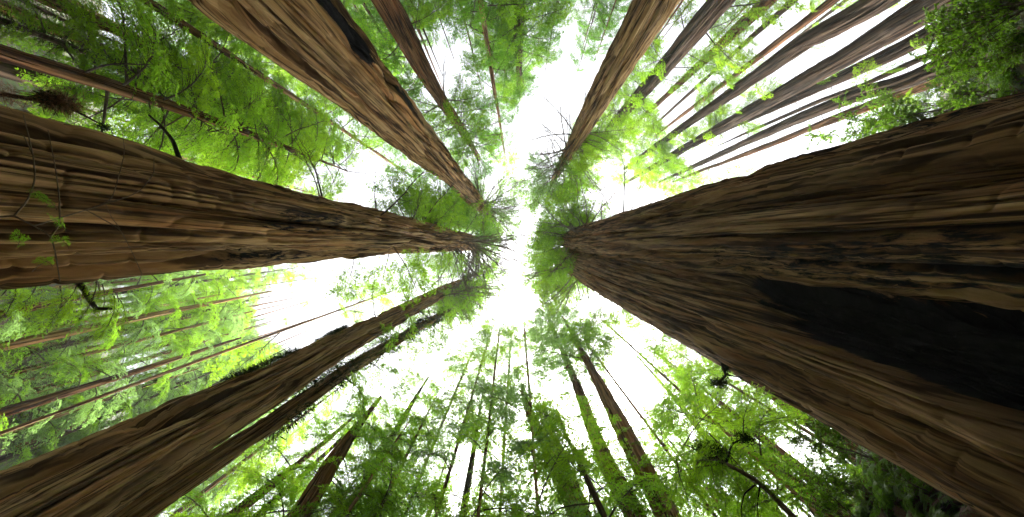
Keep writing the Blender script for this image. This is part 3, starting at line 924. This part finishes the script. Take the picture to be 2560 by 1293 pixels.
# ------------------------------------------------------------------ further trees filling the forest
FILL = [  # region, count, label, group, leaf materials, height range
    ((-66, -30, -6, 34), 56, 'redwood in the far stand on the left slope', 'far stand on the left slope', (M_LEAF_PALE, M_LEAF_MID, M_LEAF_FRESH), (26, 52)),
    ((-50, -18, -36, -8), 24, 'redwood in the dense stand at the upper left', 'dense stand at the upper left', (M_LEAF_FRESH, M_LEAF_MID, M_LEAF_FRESH), (30, 50)),
    ((-22, -8, -32, -21), 12, 'redwood behind the tan scarred giant at the top', 'trees behind the scarred giant', (M_LEAF_DARK, M_LEAF_MID), (40, 58)),
    ((-7, 12, -36, -26), 11, 'redwood in the row at the top centre', 'far row at the top centre', (M_LEAF_DARK, M_LEAF_PALE), (40, 58)),
    ((12, 36, -36, -20), 10, 'redwood up the slope at the top right', 'far trees up the right slope', (M_LEAF_FRESH, M_LEAF_MID), (24, 36)),
    ((-24, -6, 14, 32), 15, 'redwood in the stand at the lower left', 'stand at the lower left', (M_LEAF_FRESH, M_LEAF_FRESH, M_LEAF_MID), (28, 44)),
    ((-7, 12, 18, 34), 13, 'redwood in the row along the bottom edge', 'row along the bottom edge', (M_LEAF_FRESH, M_LEAF_MID), (28, 44)),
    ((10, 32, 12, 34), 16, 'redwood in the thicket at the lower right', 'thicket at the lower right', (M_LEAF_FRESH, M_LEAF_MID, M_LEAF_FRESH), (22, 34)),
]
taken = [(nd[0][0], nd[0][1]) for _, nd in MID] + [(q[0][0], q[0][1]) for q in (n1, n2, n3, n4, n5, n6)]
fr_ = random.Random(99)
fk = 0
for (x0, x1, y0, y1), count, lab, grp, ms, hr in FILL:
    made = tries = 0
    while made < count and tries < 3000:
        tries += 1
        x, y = fr_.uniform(x0, x1), fr_.uniform(y0, y1)
        vis = [project(x, y, H(x, y) + ht_ * 40) for ht_ in (0.35, 0.6, 0.85)]
        if not any(-120 < a < 2680 and -110 < b < 1400 for a, b in vis):
            continue
        if any((x - a) ** 2 + (y - b) ** 2 < 5.5 for a, b in taken):
            continue
        ht = fr_.uniform(*hr)
        z = H(x, y) - 0.25
        R = fr_.uniform(0.12, 0.26)
        aa = math.degrees(math.atan2(y, x))
        if y > 12 and -2 < x < 13 and math.hypot(x, y) < 25:
            continue
        if -166 < aa < -146 and math.hypot(x, y) < 38:
            continue
        if math.hypot(x, y) < (37 if x < -15 and y > -6 else 0):
            continue
        lx, ly = fr_.uniform(-0.03, 0.03) * ht, fr_.uniform(-0.03, 0.03) * ht
        nd = [(x, y, z, R * 1.25), (x, y, z + 2, R), (x + lx * 0.4, y + ly * 0.4, z + ht * 0.5, R * 0.72), (x + lx, y + ly, z + ht, 0.03)]
        taken.append((x, y))
        lm = fr_.choice(ms)
        word = {M_LEAF_FRESH.name: 'yellow-green', M_LEAF_MID.name: 'mid-green', M_LEAF_DARK.name: 'deep green', M_LEAF_PALE.name: 'grey-green'}[lm.name]
        e = tree('redwood_tree', (('stouter ' if R > 0.19 else 'thin ') + word + ' ' + lab), nd, res=(18, 26), mat=fr_.choice((M_BARK_RED, M_BARK_DARK, M_BARK_BROWN)), seed=200 + fk, group=grp)
        crown(e, nd, z + ht * (fr_.uniform(0.15, 0.4) if x < -26 else fr_.uniform(0.28, 0.45)), z + ht * 0.99, int(ht * ((0.62 if x > 2 else 0.88) if y > 8 else 0.7)), 4.6, 1.8, ms[0], seed=300 + fk, mats=(lm,), lib=BR_DROOP if fk % 3 else BR, pitch=(0.0, 0.5))
        fk += 1
        made += 1

# ------------------------------------------------------------------ the right bank: shrubs, ferns, ground cover
def hit_ground(px, py):
    gx, gy = pix(px, py)
    t = np.linspace(0.5, 60, 1200)
    dz = height(gx * t, gy * t) - (CAMZ + t)
    k = np.argmax(dz > 0)
    if dz[k] <= 0:
        return None
    return gx * t[k], gy * t[k]


def leaf_shape(base, d, side, length, width):
    """Broad leaves of two folded halves."""
    n = len(base)
    length = np.broadcast_to(length, (n,))[:, None]
    width = np.broadcast_to(width, (n,))[:, None]
    up = unit(np.cross(d, side))
    a = base
    m = base + d * length * 0.5
    b = base + d * length
    l = base + d * length * 0.42 + side * width * 0.5 + up * width * 0.12
    r_ = base + d * length * 0.42 - side * width * 0.5 + up * width * 0.12
    v = np.stack([a, l, b, m, r_], 1).reshape(-1, 3)
    k = np.arange(n)[:, None] * 5
    f = np.concatenate([k + np.array([[0, 1, 2, 3]]), k + np.array([[0, 3, 2, 4]])])
    return v, f


def make_shrub(seed, hgt=1.3, stems=9, leaves=90, leaf=(0.075, 0.042), spread=0.55, twigs=5):
    r = np.random.default_rng(seed)
    tb = Tubes()
    B, Dv, S, tn = [], [], [], []
    for i in range(stems):
        a = r.uniform(0, 2 * math.pi)
        sp = r.uniform(0.2, spread)
        ss = np.linspace(0, 1, 7)
        hh = hgt * r.uniform(0.6, 1.1)
        st = np.stack([math.cos(a) * sp * hh * ss ** 1.4, math.sin(a) * sp * hh * ss ** 1.4, hh * (ss - 0.22 * ss ** 3)], -1)
        st[1:] += np.cumsum(r.normal(0, 0.025, (6, 3)), 0)
        tb.add(st, 0.011 * (1 - 0.75 * ss) + 0.002, 4)
        for j in range(twigs):
            u = r.uniform(0.3, 0.97)
            p = np.array([np.interp(u, ss, st[:, k]) for k in range(3)])
            d = unit(np.array([r.normal(), r.normal(), r.uniform(-0.1, 0.6)]))
            l = r.uniform(0.2, 0.5) * min(hgt, 2.2) * 0.6
            q = np.linspace(0, 1, 4)
            tw = p + d * (l * q)[:, None] - np.array([0, 0, 1.0]) * (l * 0.2 * q ** 2)[:, None]
            tb.add(tw, 0.005 * (1 - 0.7 * q) + 0.0012, 3)
            nl = leaves // twigs
            w = r.uniform(0.1, 1, nl)
            B.append(np.stack([np.interp(w, q, tw[:, k]) for k in range(3)], -1))
            dd = unit(d + r.normal(0, 0.75, (nl, 3)) + np.array([0, 0, -0.1]))
            Dv.append(dd)
            S.append(unit(np.cross(dd, np.array([0, 0, 1.0]) + r.normal(0, 0.3, (nl, 3)))))
            tn.append(np.clip(r.uniform(0, 1) + r.normal(0, 0.2, nl), 0, 1))
    B = np.concatenate(B)
    n = len(B)
    v, f = leaf_shape(B, np.concatenate(Dv), np.concatenate(S), leaf[0] * r.uniform(0.6, 1.3, n), leaf[1] * r.uniform(0.7, 1.25, n))
    fm = mesh_arrays('foliage', v, f, False, {'tint': ('FLOAT', 'value', np.repeat(np.concatenate(tn), 5))}, [M_LEAF_SHRUB])
    return tb.mesh('stem', M_LIMB), fm


SHRUB = [make_shrub(600 + i, hgt=1.0 + 0.12 * i) for i in range(5)]
SHRUB_TALL = [make_shrub(620 + i, hgt=2.6, stems=11, leaves=170, leaf=(0.085, 0.05), spread=0.4, twigs=12) for i in range(3)]


SHRUB_BIG = [make_shrub(640 + i, hgt=4.6, stems=12, leaves=440, leaf=(0.10, 0.056), spread=0.42, twigs=30) for i in range(2)]


def make_frond(seed, L=1.0, mat=M_FERN):
    r = np.random.default_rng(seed)
    n = 26
    q = np.linspace(0.06, 1, n)
    arch = r.uniform(0.55, 0.9)
    px_ = L * q * (1 - 0.15 * q)
    pz_ = L * (0.95 * q * 0.75 - arch * q ** 2.2)
    pts = np.stack([px_, np.cumsum(r.normal(0, 0.004, n)), pz_], -1)
    tan = unit(np.gradient(pts, axis=0))
    B, Dv, S, W = [], [], [], []
    for sg in (-1, 1):
        d = unit(tan * 0.3 + np.array([0, sg * 1.0, -0.15]) + r.normal(0, 0.06, (n, 3)))
        B.append(pts)
        Dv.append(d)
        S.append(unit(np.cross(d, np.cross(tan, d)) * 0.0 + tan))
        W.append(0.17 * L * np.sin(np.pi * np.clip(q * 0.92 + 0.12, 0, 1)) ** 0.7 * r.uniform(0.85, 1.1, n) + 0.01)
    B, Dv, S, W = (np.concatenate(a) for a in (B, Dv, S, W))
    v, f = leaf_shape(B, Dv, S, W, np.full(len(B), 0.042 * L))
    # the midrib, a flat three-sided rod
    tb = Tubes()
    tb.add(pts, 0.006 * (1 - 0.7 * q) + 0.001, 3)
    v2 = np.concatenate(tb.v)
    f2 = np.concatenate(tb.f) + len(v)
    return mesh_arrays('frond', np.concatenate([v, v2]), np.concatenate([f, f2]), False,
                       {'tint': ('FLOAT', 'value', np.full(len(v) + len(v2), r.uniform(0.2, 0.9)))}, [mat])


FROND = [make_frond(700 + i) for i in range(4)]
FROND_DRY = [make_frond(720 + i, mat=M_FERN_DRY) for i in range(3)]
hr_ = random.Random(5)


def put_shrub(px, py, lib, lab, grp, sc, jitter=60, name='leafy_shrub', cat='shrub'):
    for _ in range(12):
        p = hit_ground(px + hr_.uniform(-jitter, jitter), py + hr_.uniform(-jitter, jitter))
        if p and math.hypot(p[0] - n1[0][0], p[1] - n1[0][1]) > 2.4 and math.hypot(p[0] - n2[0][0], p[1] - n2[0][1]) > 2.8:
            break
    else:
        return
    e = empty(name, (p[0], p[1], H(*p) - 0.05))
    e.rotation_euler = (hr_.uniform(-0.2, 0.2), hr_.uniform(-0.45, -0.05), 0)
    tag(e, lab, cat, grp)
    st, fo = lib[hr_.randrange(len(lib))]
    rz = hr_.uniform(0, 6.28)
    obj('stem', st, e, None, (0, 0, rz), sc)
    f = obj('foliage', fo, e, None, (0, 0, rz), sc)
    f['kind'] = 'stuff'


def put_fern(px, py, dry, lab, grp, jitter=40):
    p = None
    for _ in range(12):
        p = hit_ground(px + hr_.uniform(-jitter, jitter), py + hr_.uniform(-jitter, jitter))
        if p and math.hypot(p[0] - n1[0][0], p[1] - n1[0][1]) > 2.2 and math.hypot(p[0] - n2[0][0], p[1] - n2[0][1]) > 2.5:
            break
        p = None
    if not p:
        return
    e = empty('sword_fern', (p[0], p[1], H(*p)))
    e.rotation_euler = (0, -0.55, 0)
    tag(e, lab, 'fern', grp)
    nf = hr_.randrange(10, 15)
    for i in range(nf):
        d = dry > hr_.random()
        lib = FROND_DRY if d else FROND
        s_ = hr_.uniform(0.75, 1.25)
        obj('frond', lib[hr_.randrange(len(lib))], e, None, (hr_.uniform(-0.2, 0.2), hr_.uniform(-0.2, 0.5) + (0.5 if d else 0), i * 2.4 + hr_.uniform(-0.3, 0.3)), s_)


gx_ = [(2290 + 62 * i, -20 + 52 * j) for i in range(6) for j in range(8)]
for i, (a, b) in enumerate(gx_):
    if b > 340 - (a - 2290) * 0.25:
        continue
    put_shrub(a, b, SHRUB, 'low glossy-leaved shrub on the shady bank at the top right', 'shrubs on the top right bank', hr_.uniform(0.7, 1.25), 45)
    if i % 2:
        put_shrub(a, b, SHRUB, 'low glossy-leaved shrub on the shady bank at the top right', 'shrubs on the top right bank', hr_.uniform(0.5, 0.9), 55)
for a, b in ((2275, 215), (2240, 150), (2300, 300), (2215, 60), (2250, 20), (2330, 330), (2270, 270), (2360, 290)):
    put_shrub(a + 45, b, SHRUB_TALL, 'tall leafy shrub along the top of the right bank, screening trunk feet', 'tall shrubs atop the right bank', hr_.uniform(0.8, 1.25), 25, 'tall_shrub')
for a, b in ((2345, 250), (2320, 215), (2380, 270), (2335, 150), (2420, 270), (2310, 260), (2360, 205), (2330, 285)):
    put_shrub(a, b, SHRUB_BIG, 'big airy shrub leaning over the right giant from the bank', 'big shrubs beside the right giant', hr_.uniform(1.15, 1.6), 18, 'tall_shrub')
for i, (a, b) in enumerate([(2150 + 50 * i, 1085 + 46 * j) for i in range(8) for j in range(6)]):
    if b < 1045 + (a - 2130) * 0.60:
        continue
    put_fern(a, b, 0.62 if (a + b) % 3 else 0.2, 'arching sword fern with many brown dead fronds at the lower right' if (a + b) % 3 else 'mostly green sword fern on the mossy bank at the lower right', 'ferns on the lower right bank')
    if i % 3 == 0:
        put_shrub(a, b, SHRUB, 'small leafy shrub among ferns on the lower right bank', 'shrubs on the lower right bank', hr_.uniform(0.5, 0.9), 40)
for a, b in ((2150, 1110), (2165, 1190), (2180, 1270), (2205, 1150), (2140, 1060), (2190, 1330), (2120, 1230)):
    put_shrub(a, b, SHRUB_TALL, 'tall light green shrub at the edge of the lower right bank', 'tall shrubs on the lower right bank', hr_.uniform(0.8, 1.2), 20, 'tall_shrub')
for a, b in ((2480, 60), (2400, 140), (2520, 180), (2440, 230), (2350, 60), (2540, 90)):
    put_fern(a, b, 0.3, 'sword fern between the shrubs on the top right bank', 'ferns on the top right bank')


for a, b in ((30, 1130), (90, 1100), (150, 1120), (60, 1180), (20, 1080), (110, 1150), (180, 1080), (40, 1040), (0, 1150)):
    put_shrub(a, b, SHRUB_BIG, 'leafy thicket shrub on the left slope above the lower left giant', 'shrubs on the left slope', hr_.uniform(1.0, 1.5), 30, 'tall_shrub')


def ground_scatter(name, lab, n, mat, seed, leaf, lift=0.02, flat=0.5):
    r = np.random.default_rng(seed)
    P = []
    while sum(len(p) for p in P) < n:
        x = r.uniform(1.0, 22.0, 6000)
        y = r.uniform(-16, 18, 6000)
        z = height(x, y)
        keep = (z > 1.0) & (r.random(6000) < np.clip(10 / (x + 1), 0.15, 1)) & (vnoise(x * 0.9 + 50, y * 0.9 + 50, 256, seed) > 0.36)
        P.append(np.stack([x, y, z + lift], -1)[keep])
    P = np.concatenate(P)[:n]
    nrm = unit(np.array([-0.75, 0, 1.0]))
    d = unit(r.normal(0, 1, (n, 3)) + nrm * (1 - flat))
    sd = unit(np.cross(d, nrm + r.normal(0, 0.4, (n, 3))))
    v, f = leaf_shape(P, d, sd, leaf[0] * r.uniform(0.5, 1.4, n), leaf[1] * r.uniform(0.6, 1.3, n))
    o = obj(name, mesh_arrays(name, v, f, False, {'tint': ('FLOAT', 'value', np.repeat(r.random(n), 5))}, [mat]))
    tag(o, lab, 'ground cover', None, 'stuff')


ground_scatter('ground_cover', 'low green leaves covering the steep right bank', 26000, M_LEAF_SHRUB, 31, (0.10, 0.055), 0.04, 0.3)
ground_scatter('leaf_litter', 'brown dead leaves and twigs strewn on the right bank', 16000, M_FERN_DRY, 32, (0.14, 0.025), 0.02, 0.8)
ground_scatter('moss_carpet', 'yellow-green moss tufts on the right bank', 14000, M_MOSS, 33, (0.07, 0.03), 0.015, 0.3)


# ------------------------------------------------------------------ moss and epiphytes on the trunks
def moss(e, nodes, z0, z1, az, spread, n, length, mat, seed, clump=0.0, width=0.02, out=0.0):
    r = np.random.default_rng(seed)
    z = r.uniform(z0, z1, n)
    a = az + r.uniform(-spread, spread, n)
    nd = np.array(nodes)
    if clump > 0:
        keep = vnoise(z * clump + seed, a * 1.2 + 40, 256, seed) > 0.5
        z, a = z[keep], a[keep]
        n = len(z)
    X, Y, R = (np.interp(z, nd[:, 2], nd[:, k]) for k in (0, 1, 3))
    dirv = np.stack([np.cos(a), np.sin(a), np.zeros(n)], -1)
    base = np.stack([X, Y, z], -1) + dirv * (R * 1.04 + out * r.random(n))[:, None] - np.array(e.location)
    d = unit(dirv + r.normal(0, 0.6, (n, 3)) + np.array([0, 0, -0.3]))
    sd = unit(np.cross(d, r.normal(0, 1, (n, 3))))
    v, f = leaf_quads(base, d, sd, length * r.uniform(0.4, 1.5, n), width * r.uniform(0.6, 1.6, n))
    o = obj('moss', mesh_arrays('moss', v, f, False, {'tint': ('FLOAT', 'value', np.repeat(r.random(n), 4))}, [mat]), e)
    o['kind'] = 'stuff'


A5 = math.atan2(-0.874, -0.486)
moss(t5, n5, 13, 26, A5, 0.35, 8000, 0.26, M_MOSS_DARK, 1, 1.1, 0.022, 0.22)
moss(t5, n5, 14, 24, A5 + 0.2, 0.5, 2500, 0.15, M_MOSS, 7, 1.3, 0.016, 0.05)
moss(t6, n6, 17, 52, 0, math.pi, 14000, 0.42, M_MOSS_DARK, 2, 0.45, 0.04, 0.38)
moss(t6, n6, 22, 48, 0, math.pi, 6000, 0.40, M_MOSS, 3, 0.45, 0.035, 0.36)
moss(t21, n21, 10, 30, 0, math.pi, 5000, 0.18, M_MOSS, 4, 0, 0.03, 0.03)
moss(t28, n28, 12, 40, 0, math.pi, 5000, 0.22, M_MOSS, 5, 0, 0.035, 0.05)
moss(t28b, n28b, 12, 40, 0, math.pi, 3000, 0.2, M_MOSS, 6, 0, 0.03, 0.03)


def at(px, py, z):
    gx, gy = pix(px, py)
    return np.array([gx * z, gy * z, CAMZ + z])


def smooth_path(pts, n=24):
    pts = np.array(pts, float)
    t = np.arange(len(pts))
    tt = np.linspace(0, len(pts) - 1, n)
    out = np.stack([np.interp(tt, t, pts[:, k]) for k in range(3)], -1)
    for _ in range(2):
        out[1:-1] = (out[:-2] + 2 * out[1:-1] + out[2:]) / 4
    return out


def shaggy(e, centre, size, n, mat, seed, length, width=0.012, name='rootlets'):
    r = np.random.default_rng(seed)
    c = np.array(centre) - np.array(e.location)
    p = c + r.normal(0, 0.42, (n, 3)) * np.array(size)
    d = unit(r.normal(0, 1, (n, 3)) + (p - c) * 1.5)
    sd = unit(np.cross(d, r.normal(0, 1, (n, 3))))
    v, f = leaf_quads(p, d, sd, length * r.uniform(0.3, 1.5, n), width)
    o = obj(name, mesh_arrays(name, v, f, False, {'tint': ('FLOAT', 'value', np.repeat(r.random(n), 4))}, [mat]), e)
    o['kind'] = 'stuff'
    return o


def limb_part(e, name, paths, mat, sides=6):
    tb = Tubes()
    for pts, r0, r1 in paths:
        q = smooth_path([np.array(p) - np.array(e.location) for p in pts])
        tb.add(q, np.linspace(r0, r1, len(q)), sides)
    return obj(name, tb.mesh(name, mat), e)


def tuft_at(e, p, az, pitch, sc, mat, rnd, lib=BR_FINE):
    bm, fm = lib[rnd.randrange(len(lib))]
    o = obj('branch', bm, e, tuple(np.array(p) - np.array(e.location)), Euler((rnd.uniform(-0.4, 0.4), pitch, az), 'XYZ'), (sc, sc * rnd.choice((-1, 1)), sc))
    f = obj('foliage', fm, o)
    f.material_slots[0].link = 'OBJECT'
    f.material_slots[0].material = mat
    f['kind'] = 'stuff'


lr = random.Random(77)
# bent bough with bright leaves under the left giant
limb_part(t3, 'dead_branch', [([at(175, 690, 5.5), at(205, 715, 5.4), at(228, 755, 5.3), at(240, 772, 5.2), at(278, 772, 5.2)], 0.05, 0.02)], M_BLACKLIMB)
for px, py in ((95, 725), (150, 740), (40, 735), (255, 735), (285, 765), (240, 720), (300, 775), (200, 715), (20, 745)):
    tuft_at(t3, at(px, py - 25, 5.4), lr.uniform(1.0, 2.2), lr.uniform(-0.2, 0.5), lr.uniform(0.25, 0.42), M_LEAF_FRESH, lr)
limb_part(t3, 'dead_branch', [([at(448, 396, 7.4), at(432, 350, 7.4), at(400, 312, 7.3), at(372, 288, 7.3)], 0.05, 0.018)], M_BLACKLIMB)
# broken bark slab edge branches on the burnt giant
limb_part(t2, 'dead_branch', [([at(2190, 1080, 7.4), at(2130, 1045, 7.3), at(2118, 1062, 7.2)], 0.05, 0.03), ([at(2130, 1046, 7.3), at(2150, 1070, 7.2), at(2190, 1105, 7.2)], 0.035, 0.012)], M_BLACKLIMB)
limb_part(t2, 'dead_branch', [([at(1800, 872, 12.0), at(1806, 915, 11.8), at(1815, 940, 11.8), at(1790, 962, 11.6)], 0.07, 0.03)], M_BLACKLIMB)
limb_part(t2, 'dead_branch', [([at(1812, 935, 11.8), at(1850, 945, 11.7), at(1862, 940, 11.7)], 0.03, 0.012), ([at(1795, 960, 11.6), at(1775, 965, 11.6)], 0.03, 0.012)], M_BLACKLIMB)
shaggy(t2, at(1815, 915, 11.8), (0.10, 0.45, 0.2), 700, M_MOSS_DARK, 41, 0.13, 0.02, 'moss')
shaggy(t2, at(1797, 958, 11.6), (0.30, 0.14, 0.2), 800, M_MOSS_DARK, 42, 0.13, 0.02, 'moss')
shaggy(t2, at(1856, 942, 11.7), (0.12, 0.08, 0.1), 250, M_MOSS_DARK, 49, 0.12, 0.02, 'moss')

# dead sapling with its shaggy brown mass, upper left
p0 = at(-150, 215, 3.3)
sap = empty('dead_sapling', (p0[0], p0[1], H(p0[0], p0[1]) - 0.1))
tag(sap, 'dead brown sapling with a shaggy twig mass at the upper left, above the left giant', 'dead sapling')
limb_part(sap, 'stem', [([np.array(sap.location), p0, at(0, 235, 3.5), at(90, 250, 3.6), at(160, 262, 3.7), at(260, 315, 3.8)], 0.045, 0.008)], M_ROOTY)
shaggy(sap, at(150, 257, 3.65), (0.16, 0.09, 0.16), 1500, M_FERN_DRY, 43, 0.11, 0.005)
shaggy(sap, at(140, 255, 3.65), (0.11, 0.06, 0.12), 1500, M_MOSS_DARK, 44, 0.08, 0.012)
shaggy(sap, at(262, 318, 3.8), (0.05, 0.04, 0.06), 240, M_MOSS_DARK, 45, 0.05, 0.008)
shaggy(sap, at(20, 235, 3.5), (0.16, 0.10, 0.15), 320, M_FERN_DRY, 46, 0.16, 0.005)

# thin bare-stemmed shrub in front of the left giant
zz = 2.3
p0 = at(-140, 540, zz)
twg = empty('bare_shrub', (p0[0], p0[1], H(p0[0], p0[1]) - 0.05))
tag(twg, 'thin bare-twigged shrub in front of the left giant trunk, few green leaf tips', 'shrub')
limb_part(twg, 'stem', [([np.array(twg.location), p0, at(-40, 545, zz), at(35, 540, zz)], 0.014, 0.007),
                        ([at(35, 540, zz), at(70, 500, zz), at(88, 450, zz), at(84, 392, zz), at(58, 285, zz)], 0.006, 0.003),
                        ([at(84, 392, zz), at(60, 340, zz), at(40, 330, zz)], 0.004, 0.002),
                        ([at(35, 540, zz), at(85, 565, zz), at(128, 590, zz), at(140, 640, zz), at(150, 705, zz)], 0.006, 0.003),
                        ([at(128, 590, zz), at(150, 560, zz), at(148, 490, zz), at(138, 415, zz), at(120, 325, zz)], 0.006, 0.002),
                        ([at(85, 565, zz), at(215, 525, zz + 0.3), at(345, 484, zz + 0.5), at(385, 435, zz + 0.5), at(385, 395, zz + 0.5)], 0.005, 0.003),
                        ([at(215, 525, zz + 0.3), at(280, 500, zz + 0.4), at(300, 430, zz + 0.4), at(312, 380, zz + 0.4), at(306, 330, zz + 0.4)], 0.004, 0.002),
                        ([at(215, 525, zz + 0.3), at(300, 572, zz + 0.3), at(330, 630, zz + 0.3), at(358, 692, zz + 0.3)], 0.004, 0.002),
                        ([at(300, 572, zz + 0.3), at(280, 545, zz + 0.3), at(262, 508, zz + 0.3)], 0.003, 0.0015),
                        ([at(140, 640, zz), at(95, 665, zz), at(80, 680, zz)], 0.003, 0.0015)], M_TWIG, 5)
for px, py in ((118, 515), (142, 525), (165, 580), (172, 622), (42, 620), (132, 668)):
    tuft_at(twg, at(px, py, zz), lr.uniform(-1.9, -1.2), lr.uniform(-0.3, 0.3), lr.uniform(0.07, 0.11), M_LEAF_MID, lr, BR_TUFT)

# leaning mossy sapling at the lower right
p0 = at(2090, 1390, 4.0)
msp = empty('mossy_sapling', (p0[0], p0[1], H(p0[0], p0[1]) - 0.1))
tag(msp, 'leaning brown sapling with a dark mossy head at the lower right', 'sapling')
limb_part(msp, 'stem', [([np.array(msp.location), p0, at(1985, 1296, 4.2), at(1915, 1220, 4.5), at(1866, 1186, 4.6), at(1815, 1160, 4.8), at(1778, 1132, 5.0)], 0.05, 0.02)], M_TWIG)
limb_part(msp, 'dead_branch', [([at(1888, 1212, 4.55), at(1860, 1235, 4.5), at(1852, 1275, 4.5), at(1856, 1330, 4.5)], 0.012, 0.004), ([at(1900, 1215, 4.5), at(1893, 1260, 4.5), at(1897, 1330, 4.4)], 0.012, 0.004),
                               ([at(1815, 1160, 4.8), at(1830, 1110, 4.9), at(1870, 1090, 4.9)], 0.02, 0.008)], M_BLACKLIMB)
shaggy(msp, at(1775, 1125, 5.0), (0.26, 0.10, 0.2), 1500, M_MOSS_DARK, 47, 0.07, 0.010, 'moss')
shaggy(msp, at(1860, 1095, 4.9), (0.16, 0.07, 0.1), 500, M_MOSS_DARK, 48, 0.06, 0.010, 'moss')
for k in range(13):
    px, py = lr.uniform(1690, 1880), lr.uniform(1070, 1190)
    tuft_at(msp, at(px, py, lr.uniform(4.6, 5.6)), lr.uniform(0, 6.28), lr.uniform(-0.2, 0.5), lr.uniform(0.3, 0.55), lr.choice((M_LEAF_FRESH, M_LEAF_MID)), lr)

# ------------------------------------------------------------------ the misty air between the trees
hz_mat, nt = new_mat('mist')
_o = nt.nodes.new('ShaderNodeOutputMaterial')
_v = nt.nodes.new('ShaderNodeVolumePrincipled')
_v.inputs['Color'].default_value = (0.92, 0.97, 0.94, 1)
_v.inputs['Density'].default_value = 0.0010
_v.inputs['Anisotropy'].default_value = 0.3
nt.links.new(_v.outputs[0], _o.inputs['Volume'])
_b = np.array([[x, y, z] for z in (-4.0, 118.0) for y in (-275.0, 275.0) for x in (-275.0, 275.0)])
_f = np.array([[0, 2, 3, 1], [4, 5, 7, 6], [0, 1, 5, 4], [1, 3, 7, 5], [3, 2, 6, 7], [2, 0, 4, 6]])
haze = obj('haze', mesh_arrays('haze', _b, _f, False, None, [hz_mat]))
tag(haze, kind='stuff')
